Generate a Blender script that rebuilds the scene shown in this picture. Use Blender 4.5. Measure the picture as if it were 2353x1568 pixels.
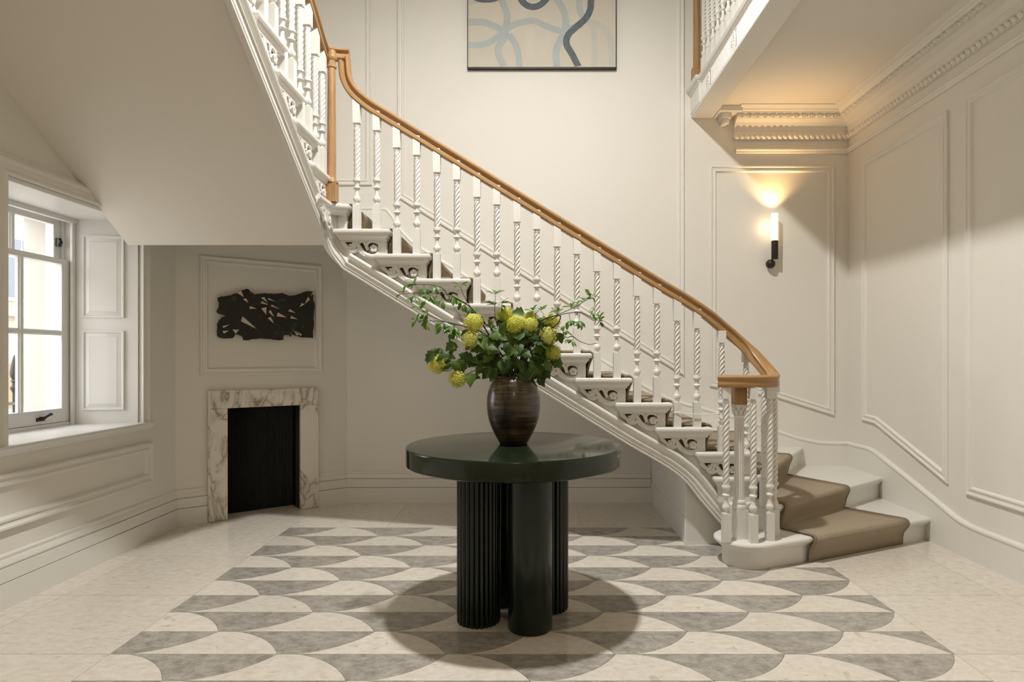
import bpy, bmesh, math, random
from mathutils import Vector, Matrix
random.seed(7)
S = bpy.context.scene
for o in list(bpy.data.objects):
    bpy.data.objects.remove(o)
PI = math.pi
V = Vector

# ------------------------------------------------------------------ camera
cam_d = bpy.data.cameras.new('camera'); cam = bpy.data.objects.new('camera', cam_d)
S.collection.objects.link(cam); S.camera = cam
cam.location = (0, 0, 1.2); cam.rotation_euler = (PI/2, 0, 0)
cam_d.sensor_width = 36; cam_d.lens = 1450/2353*36
cam_d.shift_x = (1176.5-1224)/2353; cam_d.shift_y = (820-784)/2353
cam_d.clip_start = .05; cam_d.clip_end = 200

# ------------------------------------------------------------------ world, lights, exposure
W = bpy.data.worlds.new('sky'); S.world = W; W.use_nodes = True
bg = W.node_tree.nodes['Background']
bg.inputs[0].default_value = (.97, .985, 1, 1); bg.inputs[1].default_value = 5.2
S.view_settings.view_transform = 'Standard'; S.view_settings.look = 'None'
S.view_settings.gamma = 1; S.view_settings.use_curve_mapping = False
S.view_settings.exposure = 0.22

def light(name, kind, loc, energy, col, **kw):
    d = bpy.data.lights.new(name, kind); d.energy = energy; d.color = col
    for k, v in kw.items(): setattr(d, k, v)
    o = bpy.data.objects.new(name, d); S.collection.objects.link(o); o.location = loc
    return o
# the hall's lamp, hung in the open stairwell above the frame and shining down
light('ceiling_spot', 'AREA', (-.05, 2.6, 4.5), 124, (1, .985, .958), shape='DISK', size=.17)
# unseen warm fill light, added behind the viewer to brighten surfaces facing it
light('warm_fill_light', 'POINT', (.2, -1.6, 2.65), 25, (1, .77, .52), shadow_soft_size=.3)
# daylight entering by the sash window on the left
pw = light('window_portal', 'AREA', (-3.0, 3.5, 1.42), 1, (1, 1, 1), shape='RECTANGLE', size=.95, size_y=1.3)
pw.rotation_euler = (0, -PI/2, 0); pw.data.cycles.is_portal = True

# ------------------------------------------------------------------ materials
def mat(name, col, rough=.5, metal=0., var=0., vscale=4., bump=0., bscale=60., coat=0., spec=.5):
    m = bpy.data.materials.new(name); m.use_nodes = True
    nt = m.node_tree; b = nt.nodes['Principled BSDF']
    b.inputs['Base Color'].default_value = (*col, 1); b.inputs['Roughness'].default_value = rough
    b.inputs['Metallic'].default_value = metal; b.inputs['Coat Weight'].default_value = coat
    b.inputs['Coat Roughness'].default_value = .05
    b.inputs['Specular IOR Level'].default_value = spec
    tc = nt.nodes.new('ShaderNodeTexCoord')
    if var:
        n = nt.nodes.new('ShaderNodeTexNoise'); n.inputs['Scale'].default_value = vscale; n.inputs['Detail'].default_value = 6
        nt.links.new(tc.outputs['Object'], n.inputs['Vector'])
        mx = nt.nodes.new('ShaderNodeMix'); mx.data_type = 'RGBA'
        mx.inputs['A'].default_value = (*[c*(1-var) for c in col], 1)
        mx.inputs['B'].default_value = (*[min(1, c*(1+var)) for c in col], 1)
        nt.links.new(n.outputs['Fac'], mx.inputs['Factor']); nt.links.new(mx.outputs['Result'], b.inputs['Base Color'])
    if bump:
        n = nt.nodes.new('ShaderNodeTexNoise'); n.inputs['Scale'].default_value = bscale; n.inputs['Detail'].default_value = 4
        nt.links.new(tc.outputs['Object'], n.inputs['Vector'])
        bp = nt.nodes.new('ShaderNodeBump'); bp.inputs['Strength'].default_value = bump; bp.inputs['Distance'].default_value = .004
        nt.links.new(n.outputs['Fac'], bp.inputs['Height']); nt.links.new(bp.outputs['Normal'], b.inputs['Normal'])
    return m
def nodes(m): return m.node_tree.nodes, m.node_tree.links, m.node_tree.nodes['Principled BSDF']
def ramp(N, stops):
    r = N.new('ShaderNodeValToRGB'); e = r.color_ramp.elements
    while len(e) < len(stops): e.new(.5)
    for el, (p, c) in zip(e, stops):
        el.position = p; el.color = (*c, 1) if len(c) == 3 else c
    return r

M = {}
M['wall'] = mat('wall_paint', (.79, .762, .695), .62, var=.02, vscale=2, bump=.08, bscale=40, spec=.3)
M['trimw'] = mat('trim_paint', (.80, .775, .715), .42, var=.015, vscale=5, spec=.4)
M['stair'] = mat('stair_gloss_paint', (.765, .745, .695), .38, var=.02, vscale=9, bump=.12, bscale=35, spec=.45)
M['winpaint'] = mat('window_paint', (.80, .79, .76), .4, var=.02, vscale=6, spec=.4)
M['ceil'] = mat('ceiling_paint', (.78, .74, .665), .8, var=.015, vscale=2, spec=.2)
M['dark'] = mat('bracket_hole_shade', (.11, .088, .062), .9, var=.2, vscale=20)  # dark colour standing for the shade in the bracket holes
M['iron'] = mat('black_ironwork', (.012, .012, .013), .4)
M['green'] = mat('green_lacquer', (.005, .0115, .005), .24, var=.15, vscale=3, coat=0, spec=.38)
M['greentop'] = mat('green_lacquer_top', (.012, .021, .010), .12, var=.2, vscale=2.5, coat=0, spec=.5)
M['bronze'] = mat('sconce_bronze', (.030, .021, .015), .42, metal=.3)
M['stucco'] = mat('exterior_stucco', (.42, .40, .36), .8, var=.05, vscale=5)
M['stonefar'] = mat('far_building_stone', (.36, .31, .25), .9, var=.1, vscale=.6)
M['paving'] = mat('pavement_stone', (.5, .48, .45), .9, var=.1, vscale=2)
M['brickred'] = mat('brick_red', (.42, .20, .12), .9, var=.15, vscale=6)
M['cord'] = mat('white_cord', (.83, .81, .77), .7)
M['twig'] = mat('twig_bark', (.035, .02, .016), .7, var=.2, vscale=40)
M['stem'] = mat('green_stem', (.10, .13, .02), .5, var=.2, vscale=40)
M['edge'] = mat('canvas_edge', (.012, .011, .010), .5)
M['canvas'] = mat('canvas_cream', (.60, .555, .46), .8, var=.09, vscale=4, bump=.1, bscale=200)
M['strokedark'] = mat('ink_slate', (.125, .15, .165), .8, var=.55, vscale=55)
M['strokepale'] = mat('ink_pale_blue', (.435, .475, .465), .8, var=.13, vscale=9)
M['strokefaint'] = mat('ink_faint_blue', (.525, .52, .46), .8, var=.06, vscale=9)
M['strokecream'] = mat('ink_cream_wash', (.61, .58, .495), .8, var=.05, vscale=9)
M['shard'] = mat('pale_metal_shard', (.62, .52, .42), .35, metal=.4, var=.2, vscale=30)

def leafmat(name, a, b, rough=.4, trans=.25):
    m = mat(name, a, rough); N, L, B = nodes(m)
    oi = N.new('ShaderNodeObjectInfo'); mx = N.new('ShaderNodeMix'); mx.data_type = 'RGBA'
    mx.inputs['A'].default_value = (*a, 1); mx.inputs['B'].default_value = (*b, 1)
    L.new(oi.outputs['Random'], mx.inputs['Factor']); L.new(mx.outputs['Result'], B.inputs['Base Color'])
    B.inputs['Subsurface Weight'].default_value = 0
    tr = N.new('ShaderNodeBsdfTranslucent'); L.new(mx.outputs['Result'], tr.inputs['Color'])
    ms = N.new('ShaderNodeMixShader'); ms.inputs[0].default_value = trans
    out = N['Material Output']; L.new(B.outputs[0], ms.inputs[1]); L.new(tr.outputs[0], ms.inputs[2]); L.new(ms.outputs[0], out.inputs[0])
    return m
M['leafbig'] = leafmat('snowball_leaf', (.028, .072, .008), (.10, .175, .02), .55)
M['leafsmall'] = leafmat('twig_leaf', (.07, .165, .022), (.16, .29, .055))
M['bloom'] = leafmat('lime_petals', (.74, .74, .13), (.83, .82, .30), .6, .38)

def wood():
    m = mat('oak_handrail', (.42, .22, .075), .38, spec=.4); N, L, B = nodes(m)
    tc = N.new('ShaderNodeTexCoord'); mp = N.new('ShaderNodeMapping'); mp.inputs['Scale'].default_value = (3, 45, 1)
    n = N.new('ShaderNodeTexNoise'); n.inputs['Scale'].default_value = 3; n.inputs['Detail'].default_value = 8; n.inputs['Distortion'].default_value = .6
    L.new(tc.outputs['UV'], mp.inputs['Vector']); L.new(mp.outputs[0], n.inputs['Vector'])
    r = ramp(N, [(.25, (.27, .145, .055)), (.5, (.39, .222, .092)), (.75, (.48, .30, .14))])
    L.new(n.outputs['Fac'], r.inputs[0]); L.new(r.outputs[0], B.inputs['Base Color'])
    return m
M['wood'] = wood()
def wood2():
    m = M['wood'].copy(); m.name = 'oak_newel'; N, L, B = nodes(m)
    mp = [n for n in N if n.type == 'MAPPING'][0]; tc = [n for n in N if n.type == 'TEX_COORD'][0] if False else mp.inputs['Vector'].links[0].from_node
    L.new(tc.outputs['Object'], mp.inputs['Vector']); mp.inputs['Scale'].default_value = (40, 40, 3)
    return m
M['newelwood'] = wood2()

def stone(name, base, lo, hi, fleck, vein):
    m = mat(name, base, .16, spec=.5); N, L, B = nodes(m)
    tc = N.new('ShaderNodeTexCoord'); oi = N.new('ShaderNodeObjectInfo')
    ml = N.new('ShaderNodeMath'); ml.operation = 'MULTIPLY'; ml.inputs[1].default_value = 37
    L.new(oi.outputs['Random'], ml.inputs[0])
    cb = N.new('ShaderNodeCombineXYZ'); L.new(ml.outputs[0], cb.inputs[0]); L.new(ml.outputs[0], cb.inputs[1])
    rr = N.new('ShaderNodeMath'); rr.operation = 'MULTIPLY'; rr.inputs[1].default_value = 2.2 if vein else .5
    L.new(oi.outputs['Random'], rr.inputs[0]); cr = N.new('ShaderNodeCombineXYZ'); L.new(rr.outputs[0], cr.inputs[2])
    def mapped(sx, sy):
        mp = N.new('ShaderNodeMapping'); mp.inputs['Scale'].default_value = (sx, sy, 1)
        L.new(tc.outputs['Object'], mp.inputs['Vector']); L.new(cr.outputs[0], mp.inputs['Rotation']); L.new(cb.outputs[0], mp.inputs['Location']); return mp.outputs[0]
    def noise(vec, sc, det, rough=.6, dist=0):
        n = N.new('ShaderNodeTexNoise'); n.inputs['Scale'].default_value = sc; n.inputs['Detail'].default_value = det
        n.inputs['Roughness'].default_value = rough; n.inputs['Distortion'].default_value = dist; L.new(vec, n.inputs['Vector']); return n.outputs['Fac']
    n1 = noise(mapped(1, 1.5), 14 if vein else 20, 9, .72)
    r = ramp(N, [(.36, lo), (.5, base), (.64, hi)]); L.new(n1, r.inputs[0])
    out_ = r.outputs[0]
    for vec, sc, a, b, amt, col in ((mapped(1, 3), 30 if vein else 17, .66, .71, .8, fleck), (mapped(3, 1), 60 if vein else 55, .68, .74, .6, fleck), (mapped(1.4, 1), 6, .70, .74, .55, tuple(c*.93 for c in fleck))):
        n2 = noise(vec, sc, 2, .5, .6); r2 = ramp(N, [(a, (0, 0, 0)), (b, (amt, amt, amt))]); L.new(n2, r2.inputs[0])
        mx = N.new('ShaderNodeMix'); mx.data_type = 'RGBA'; mx.inputs['B'].default_value = (*col, 1)
        L.new(out_, mx.inputs['A']); L.new(r2.outputs[0], mx.inputs['Factor']); out_ = mx.outputs['Result']
    if vein:
        n3 = noise(mapped(1, 1.6), 7, 6, .6, 1.2); r3 = ramp(N, [(.485, (0, 0, 0)), (.5, (.55, .55, .55)), (.515, (0, 0, 0))]); L.new(n3, r3.inputs[0])
        mx = N.new('ShaderNodeMix'); mx.data_type = 'RGBA'; mx.inputs['B'].default_value = (*lo, 1)
        L.new(out_, mx.inputs['A']); L.new(r3.outputs[0], mx.inputs['Factor']); out_ = mx.outputs['Result']
    hv = N.new('ShaderNodeHueSaturation'); L.new(out_, hv.inputs['Color'])
    mr = N.new('ShaderNodeMapRange'); mr.inputs['To Min'].default_value = .95; mr.inputs['To Max'].default_value = 1.05
    L.new(oi.outputs['Random'], mr.inputs[0]); L.new(mr.outputs[0], hv.inputs['Value'])
    L.new(hv.outputs[0], B.inputs['Base Color'])
    return m
M['cream'] = stone('cream_limestone', (.735, .68, .595), (.665, .60, .51), (.79, .74, .665), (.53, .44, .34), False)
M['grey'] = stone('grey_limestone', (.38, .353, .311), (.26, .238, .205), (.475, .447, .40), (.21, .19, .163), True)
M['grout'] = mat('stone_grout', (.58, .50, .40), .9)

def marble():
    m = mat('veined_marble', (.80, .77, .70), .3); N, L, B = nodes(m)
    tc = N.new('ShaderNodeTexCoord'); mp = N.new('ShaderNodeMapping'); mp.inputs['Rotation'].default_value = (.3, .7, .5)
    mp.inputs['Scale'].default_value = (1, 1, .6)
    L.new(tc.outputs['Object'], mp.inputs['Vector'])
    n = N.new('ShaderNodeTexNoise'); n.inputs['Scale'].default_value = 5; n.inputs['Detail'].default_value = 7; n.inputs['Distortion'].default_value = 1.1
    L.new(mp.outputs[0], n.inputs['Vector'])
    r = ramp(N, [(.44, (.80, .76, .68)), (.487, (.60, .55, .47)), (.5, (.30, .265, .215)), (.515, (.62, .57, .49)), (.57, (.81, .77, .69))])
    L.new(n.outputs['Fac'], r.inputs[0]); L.new(r.outputs[0], B.inputs['Base Color'])
    return m
M['marble'] = marble()

def vasemat():
    m = mat('vase_glaze', (.06, .045, .02), .3, coat=.3); N, L, B = nodes(m)
    tc = N.new('ShaderNodeTexCoord'); mp = N.new('ShaderNodeMapping'); mp.inputs['Scale'].default_value = (3, 3, 55)
    n = N.new('ShaderNodeTexNoise'); n.inputs['Scale'].default_value = 1.6; n.inputs['Detail'].default_value = 6; n.inputs['Distortion'].default_value = .5
    L.new(tc.outputs['Object'], mp.inputs['Vector']); L.new(mp.outputs[0], n.inputs['Vector'])
    r = ramp(N, [(.3, (.010, .007, .004)), (.48, (.045, .030, .013)), (.62, (.12, .085, .035)), (.8, (.28, .20, .09))])
    L.new(n.outputs['Fac'], r.inputs[0])
    mp2 = N.new('ShaderNodeMapping'); mp2.inputs['Scale'].default_value = (11, 11, 2.2)
    n2 = N.new('ShaderNodeTexNoise'); n2.inputs['Scale'].default_value = 1.5; n2.inputs['Detail'].default_value = 4
    L.new(tc.outputs['Object'], mp2.inputs['Vector']); L.new(mp2.outputs[0], n2.inputs['Vector'])
    r2 = ramp(N, [(.35, (.03, .02, .01)), (.6, (.9, .9, .9))]); L.new(n2.outputs['Fac'], r2.inputs[0])
    mx = N.new('ShaderNodeMix'); mx.data_type = 'RGBA'; mx.blend_type = 'MULTIPLY'; mx.inputs['Factor'].default_value = .75
    L.new(r.outputs[0], mx.inputs['A']); L.new(r2.outputs[0], mx.inputs['B']); L.new(mx.outputs['Result'], B.inputs['Base Color'])
    bp = N.new('ShaderNodeBump'); bp.inputs['Strength'].default_value = .35; bp.inputs['Distance'].default_value = .004
    L.new(n.outputs['Fac'], bp.inputs['Height']); L.new(bp.outputs[0], B.inputs['Normal'])
    return m
M['vase'] = vasemat()

def sculptmat():
    m = mat('patinated_metal', (.012, .012, .008), .65); N, L, B = nodes(m)
    tc = N.new('ShaderNodeTexCoord'); n = N.new('ShaderNodeTexNoise'); n.inputs['Scale'].default_value = 14; n.inputs['Detail'].default_value = 7; n.inputs['Distortion'].default_value = 1
    L.new(tc.outputs['Object'], n.inputs['Vector'])
    r = ramp(N, [(.3, (.030, .014, .006)), (.5, (.010, .009, .006)), (.6, (.014, .018, .010)), (.75, (.05, .075, .05))])
    L.new(n.outputs['Fac'], r.inputs[0]); L.new(r.outputs[0], B.inputs['Base Color'])
    bp = N.new('ShaderNodeBump'); bp.inputs['Strength'].default_value = .6; bp.inputs['Distance'].default_value = .008
    L.new(n.outputs['Fac'], bp.inputs['Height']); L.new(bp.outputs[0], B.inputs['Normal'])
    return m
M['sculpt'] = sculptmat()

def carpetmat():
    m = mat('sisal_carpet', (.34, .255, .155), .95, spec=.1); N, L, B = nodes(m)
    uv = N.new('ShaderNodeTexCoord'); mp = N.new('ShaderNodeMapping'); mp.inputs['Scale'].default_value = (1, 1, 1)
    L.new(uv.outputs['UV'], mp.inputs['Vector'])
    w = N.new('ShaderNodeTexWave'); w.bands_direction = 'Y'; w.inputs['Scale'].default_value = 42; w.inputs['Distortion'].default_value = .12; w.inputs['Detail'].default_value = 1; w.inputs['Detail Scale'].default_value = 3
    L.new(mp.outputs[0], w.inputs['Vector'])
    n = N.new('ShaderNodeTexNoise'); n.inputs['Scale'].default_value = 160; L.new(mp.outputs[0], n.inputs['Vector'])
    r = ramp(N, [(0, (.215, .172, .118)), (.45, (.365, .302, .215)), (1, (.455, .382, .278))])
    mxf = N.new('ShaderNodeMath'); mxf.operation = 'ADD'; a = N.new('ShaderNodeMath'); a.operation = 'MULTIPLY'; a.inputs[1].default_value = .6
    b2 = N.new('ShaderNodeMath'); b2.operation = 'MULTIPLY'; b2.inputs[1].default_value = .5
    L.new(w.outputs['Fac'], a.inputs[0]); L.new(n.outputs['Fac'], b2.inputs[0]); L.new(a.outputs[0], mxf.inputs[0]); L.new(b2.outputs[0], mxf.inputs[1])
    L.new(mxf.outputs[0], r.inputs[0]); L.new(r.outputs[0], B.inputs['Base Color'])
    bp = N.new('ShaderNodeBump'); bp.inputs['Strength'].default_value = .5; bp.inputs['Distance'].default_value = .004
    L.new(mxf.outputs[0], bp.inputs['Height']); L.new(bp.outputs[0], B.inputs['Normal'])
    return m
M['carpet'] = carpetmat()
M['binding'] = mat('carpet_binding', (.27, .215, .15), .9, var=.15, vscale=80, spec=.1)

def glassmat():
    m = bpy.data.materials.new('window_glass'); m.use_nodes = True; N = m.node_tree.nodes; L = m.node_tree.links
    for n in list(N):
        if n.type == 'BSDF_PRINCIPLED': N.remove(n)
    t = N.new('ShaderNodeBsdfTransparent'); g = N.new('ShaderNodeBsdfGlossy'); g.inputs['Roughness'].default_value = .02
    ms = N.new('ShaderNodeMixShader'); ms.inputs[0].default_value = .06
    L.new(t.outputs[0], ms.inputs[1]); L.new(g.outputs[0], ms.inputs[2]); L.new(ms.outputs[0], N['Material Output'].inputs[0])
    return m
M['glass'] = glassmat()
def emis(name, col, st):
    m = mat(name, (.9, .85, .75), .3); B = m.node_tree.nodes['Principled BSDF']
    B.inputs['Emission Color'].default_value = (*col, 1); B.inputs['Emission Strength'].default_value = st
    return m
M['lampglass'] = emis('lit_ribbed_glass', (1, .84, .60), .75)
M['farglass'] = mat('far_window_glass', (.10, .12, .14), .1)

# ------------------------------------------------------------------ mesh helpers
class MB:
    def __init__(s): s.v = []; s.f = []; s.uv = {}
    def add(s, vs, fs):
        b = len(s.v); s.v += [tuple(v) for v in vs]; s.f += [tuple(i+b for i in f) for f in fs]; return b
    def box(s, x0, x1, y0, y1, z0, z1):
        s.add([(x, y, z) for z in (z0, z1) for y in (y0, y1) for x in (x0, x1)],
              [(0, 2, 3, 1), (4, 5, 7, 6), (0, 1, 5, 4), (2, 6, 7, 3), (0, 4, 6, 2), (1, 3, 7, 5)]); return s
    def prism(s, poly, z0, z1):
        n = len(poly)
        s.add([(x, y, z0) for x, y in poly]+[(x, y, z1) for x, y in poly],
              [tuple(range(n-1, -1, -1)), tuple(range(n, 2*n))]+[(i, (i+1) % n, (i+1) % n+n, i+n) for i in range(n)]); return s
    def rings(s, rings, closed=True, caps=True, uvlen=None):
        n = len(rings[0]); b = len(s.v); m = len(rings)
        for r in rings: s.v += [tuple(p) for p in r]
        acc = 0
        for i in range(m-1):
            if uvlen: u0, u1 = uvlen[i], uvlen[i+1]
            for j in range(n if closed else n-1):
                k = (j+1) % n
                if uvlen: s.uv[len(s.f)] = [(u0, j/n), (u0, (j+1)/n), (u1, (j+1)/n), (u1, j/n)]
                s.f.append((b+i*n+j, b+i*n+k, b+(i+1)*n+k, b+(i+1)*n+j))
        if caps and closed:
            s.f.append(tuple(b+j for j in range(n-1, -1, -1))); s.f.append(tuple(b+(m-1)*n+j for j in range(n)))
        return s
    def lathe(s, prof, n=24, c=(0, 0, 0), caps=True):
        rs = [[(c[0]+r*math.cos(2*PI*j/n), c[1]+r*math.sin(2*PI*j/n), c[2]+z) for j in range(n)] for r, z in prof]
        return s.rings(rs, caps=caps)
    def tube(s, pts, r, n=8, caps=True):
        pts = [V(p) for p in pts]; rs = []; up = None; L = [0]
        for i, p in enumerate(pts):
            t = (pts[min(i+1, len(pts)-1)]-pts[max(i-1, 0)]).normalized()
            if up is None: up = t.orthogonal().normalized()
            up = (up-t*up.dot(t)).normalized(); sd = t.cross(up)
            rr = r[i] if isinstance(r, (list, tuple)) else r
            rs.append([p+up*rr*math.cos(2*PI*j/n)+sd*rr*math.sin(2*PI*j/n) for j in range(n)])
            if i: L.append(L[-1]+(p-pts[i-1]).length)
        return s.rings(rs, caps=caps, uvlen=L)
    def sweep(s, pts, sides, prof, caps=True, scale=None):
        """profile (a along side, b along up); up = side x tangent"""
        pts = [V(p) for p in pts]; rs = []; L = [0]
        for i, p in enumerate(pts):
            t = (pts[min(i+1, len(pts)-1)]-pts[max(i-1, 0)]).normalized(); sd = V(sides[i]); sd = (sd-t*sd.dot(t)).normalized()
            up = sd.cross(t)
            rs.append([p+sd*a+up*b for a, b in (prof(i) if callable(prof) else prof)])
            if i: L.append(L[-1]+(p-pts[i-1]).length)
        return s.rings(rs, caps=caps, uvlen=L)
    def run(s, path, prof, side=1, closedprof=True, z0=0.):
        """plan path, profile (p out, z); out = right of travel when side=1, mitred"""
        P = [V((a[0], a[1])) for a in path]; rs = []
        zs = [a[2] if len(a) > 2 else 0 for a in path]
        ns = []
        for i in range(len(P)-1):
            d = (P[i+1]-P[i]).normalized(); ns.append(V((d.y, -d.x))*side)
        for i, p in enumerate(P):
            a = ns[max(i-1, 0)]; b = ns[min(i, len(ns)-1)]; m = (a+b)/(1+a.dot(b))
            rs.append([(p.x+m.x*q, p.y+m.y*q, z0+zs[i]+z) for q, z in prof])
        return s.rings(rs, closed=closedprof, caps=closedprof)
    def frame(s, O, U, N, poly, prof):
        """moulding round a closed polygon (u, z) on a wall plane; profile (inset, height)"""
        O, U, N = V(O), V(U), V(N); P = [V(p) for p in poly]; n = len(P)
        area = sum(P[i].x*P[(i+1) % n].y-P[(i+1) % n].x*P[i].y for i in range(n)); sg = 1 if area > 0 else -1
        nr = []
        for i in range(n):
            d = (P[(i+1) % n]-P[i]).normalized(); nr.append(V((-d.y, d.x))*sg)
        rs = []
        for i in range(n+1):
            k = i % n; a = nr[k-1]; b = nr[k]; m = (a+b)/(1+a.dot(b))
            rs.append([O+U*(P[k].x+m.x*q)+V((0, 0, 1))*(P[k].y+m.y*q)+N*h for q, h in prof])
        return s.rings(rs, caps=False)
    def mesh(s, name, smooth=True, ang=35):
        me = bpy.data.meshes.new(name); me.from_pydata(s.v, [], s.f); me.validate(clean_customdata=False)
        bm = bmesh.new(); bm.from_mesh(me); bmesh.ops.recalc_face_normals(bm, faces=bm.faces)
        bm.to_mesh(me); bm.free()
        if s.uv and len(me.polygons) == len(s.f):
            ul = me.uv_layers.new(name='UVMap')
            for p in me.polygons:
                uu = s.uv.get(p.index)
                if uu:
                    for li in p.loop_indices:
                        vi = me.loops[li].vertex_index
                        f = s.f[p.index]
                        if vi in f: ul.data[li].uv = uu[f.index(vi)]
        if smooth:
            me.shade_smooth(); me.set_sharp_from_angle(angle=math.radians(ang))
        return me
    def build(s, name, m, parent=None, smooth=True, ang=35, bevel=0, loc=None):
        me = s.mesh(name, smooth, ang); me.materials.append(m if not isinstance(m, str) else M[m])
        return place(name, me, parent, loc, bevel)
def place(name, me, parent=None, loc=None, bevel=0, rot=None):
    o = bpy.data.objects.new(name, me); S.collection.objects.link(o)
    if parent: o.parent = parent
    if loc is not None: o.location = loc
    if rot is not None: o.rotation_euler = rot
    if bevel:
        b = o.modifiers.new('bevel', 'BEVEL'); b.width = bevel; b.segments = 2; b.limit_method = 'ANGLE'
    return o
def tag(o, label, cat=None, group=None, kind=None):
    o['label'] = label
    if cat: o['category'] = cat
    if group: o['group'] = group
    if kind: o['kind'] = kind
    return o
def empty(name, loc, label, cat=None, group=None, kind=None):
    o = bpy.data.objects.new(name, None); S.collection.objects.link(o); o.location = loc; o.empty_display_size = .1
    return tag(o, label, cat, group, kind)
class Local:
    """parts are modelled in world coordinates; this moves them under an empty away from the origin"""
def adopt(o, parent):
    o.parent = parent; o.matrix_parent_inverse = Matrix.Translation(-V(parent.location)); return o
def part(mb, name, m, root, **kw):
    o = mb.build(name, m, **kw); return adopt(o, root)
def smoothpath(pts, k=6):
    """Catmull-Rom through 3-D points"""
    P = [V(p) for p in pts]; P = [2*P[0]-P[1]]+P+[2*P[-1]-P[-2]]; out = []
    for i in range(1, len(P)-2):
        for j in range(k):
            t = j/k; a, b, c, d = P[i-1:i+3]
            out.append(.5*((2*b)+(c-a)*t+(2*a-5*b+4*c-d)*t*t+(3*b-a-3*c+d)*t**3))
    out.append(P[-2]); return out
# ================================================================== the setting
XL, XR, YB, ZC = -2.52, 2.60, 5.20, 6.0
R, G = .1527, .2478
def struct(mb, name, m, label, **kw):
    return tag(mb.build(name, m, **kw), label, kind='structure')

# ---- floor: a bed of grout with every stone laid on it
fl = struct(MB().box(-3.2, 2.7, -3, 5.6, -.12, -.003), 'floor', 'grout', 'polished stone floor with a scalloped cream and grey inlay')
PX0, PX1, PP, RD, RY0 = -1.705, 1.702, .6814, .2092, 4.427
JT = .0011
def tile(poly, m, name='stone_tile', lab=None):
    cx = sum(p[0] for p in poly)/len(poly); cy = sum(p[1] for p in poly)/len(poly)
    mb = MB().prism([(x-cx, y-cy) for x, y in poly], -.012, 0)
    o = mb.build(name, m, fl, smooth=False, loc=(cx, cy, 0)); return o
def clip(poly, x, keep_right):
    out = []
    for i in range(len(poly)):
        a, b = poly[i], poly[(i+1) % len(poly)]
        ia = (a[0] >= x) == keep_right; ib = (b[0] >= x) == keep_right
        if ia: out.append(a)
        if ia != ib:
            t = (x-a[0])/(b[0]-a[0]); out.append((x, a[1]+t*(b[1]-a[1])))
    return out
ac = math.atan(RD/.262); ah = math.radians(25); aa, ab = ac-ah, ac+ah; RAD = math.hypot(RD, .262)/(2*math.sin(ah))
def arcA(x0, yt, n=12):   # leaves the far line at a low angle, ends steep on the near line
    return [(x0+RAD*(math.sin(t)-math.sin(aa)), yt-RAD*(math.cos(aa)-math.cos(t))) for t in [aa+(ab-aa)*i/n for i in range(n+1)]]
def arcB(x1, yb, n=12):   # leaves the near line at a low angle, ends steep on the far line
    return [(x1+RAD*(math.sin(t)-math.sin(aa)), yb+RAD*(math.cos(aa)-math.cos(t))) for t in [aa+(ab-aa)*i/n for i in range(n+1)]]
for k in range(0, 17):
    yt = RY0-k*RD; yb = yt-RD
    off = .07 if k % 2 else .07+PP/2
    j = -1
    while True:
        g0 = PX0+off+j*PP; j += 1
        if g0 > PX1: break
        a0, a1 = yt-JT, yb+JT
        A = arcA(g0, yt); B = arcB(g0+.606-.262, yb)
        A2 = arcA(g0+PP, yt)
        def fit(poly): return [(x, min(max(y, a1), a0)) for x, y in poly]
        gp = fit([(x+JT, y) for x, y in A]+[(x-JT, y) for x, y in B])
        lp = fit([(x+JT, y) for x, y in reversed(B)]+[(x-JT, y) for x, y in reversed(A2)])
        for poly, m in ((gp, 'grey'), (lp, 'cream')):
            poly = clip(clip(poly, PX0+JT, True), PX1-JT, False)
            if len(poly) > 2 and max(p[0] for p in poly)-min(p[0] for p in poly) > .01:
                if m == 'grey': poly = list(reversed(poly))
                ar = sum(poly[i][0]*poly[(i+1) % len(poly)][1]-poly[(i+1) % len(poly)][0]*poly[i][1] for i in range(len(poly)))
                if ar < 0: poly = list(reversed(poly))
                tile(poly, m)
def rtile(x0, x1, y0, y1): tile([(x0+JT, y0+JT), (x1-JT, y0+JT), (x1-JT, y1-JT), (x0+JT, y1-JT)], 'cream')
ys = [RY0-3*RD*i for i in range(0, 7)]
for a, b in zip(ys, ys[1:]):
    rtile(-2.355, PX0, b, a); rtile(PX1, 2.352, b, a); rtile(-2.6, -2.355, b, a); rtile(2.352, 2.65, b, a)
for x0, x1 in ((-2.6, -2.355), (-2.355, PX0), (PX0, -1.026), (-1.026, .348), (.348, PX1), (PX1, 2.65)): rtile(x0, x1, RY0, 5.4)
struct(MB().box(-2.6, 2.65, -2.9, RY0-17*RD, -.012, 0), 'floor_threshold', 'cream', 'plain cream stone floor of the entrance behind the inlay')

# ---- walls
struct(MB().box(-3.2, 2.8, YB, YB+.12, -.1, ZC), 'wall_back', 'wall', 'cream plaster back wall of the stair hall')
struct(MB().box(XR, XR+.12, -3, YB+.1, -.1, ZC), 'wall_right', 'wall', 'cream plaster right wall with tall panels')
struct(MB().box(-3.2, 2.8, -3.12, -3, -.1, ZC), 'wall_front', 'wall', 'cream plaster wall of the entrance')
WY0, WY1, WZ0, WZ1 = 3.01, 4.045, .775, 2.07
wl = MB().box(-3.2, XL, -3, WY0, -.1, ZC).box(-3.2, XL, WY1, YB, -.1, ZC).box(-3.2, XL, WY0, WY1, -.1, WZ0-.02).box(-3.2, XL, WY0, WY1, WZ1, ZC)
struct(wl, 'wall_left', 'wall', 'cream plaster left wall with the sash window')
struct(MB().box(-3.2, 2.8, -3.1, YB+.1, ZC, ZC+.1), 'ceiling', 'ceil', 'plain ceiling high over the stairwell')

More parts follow.
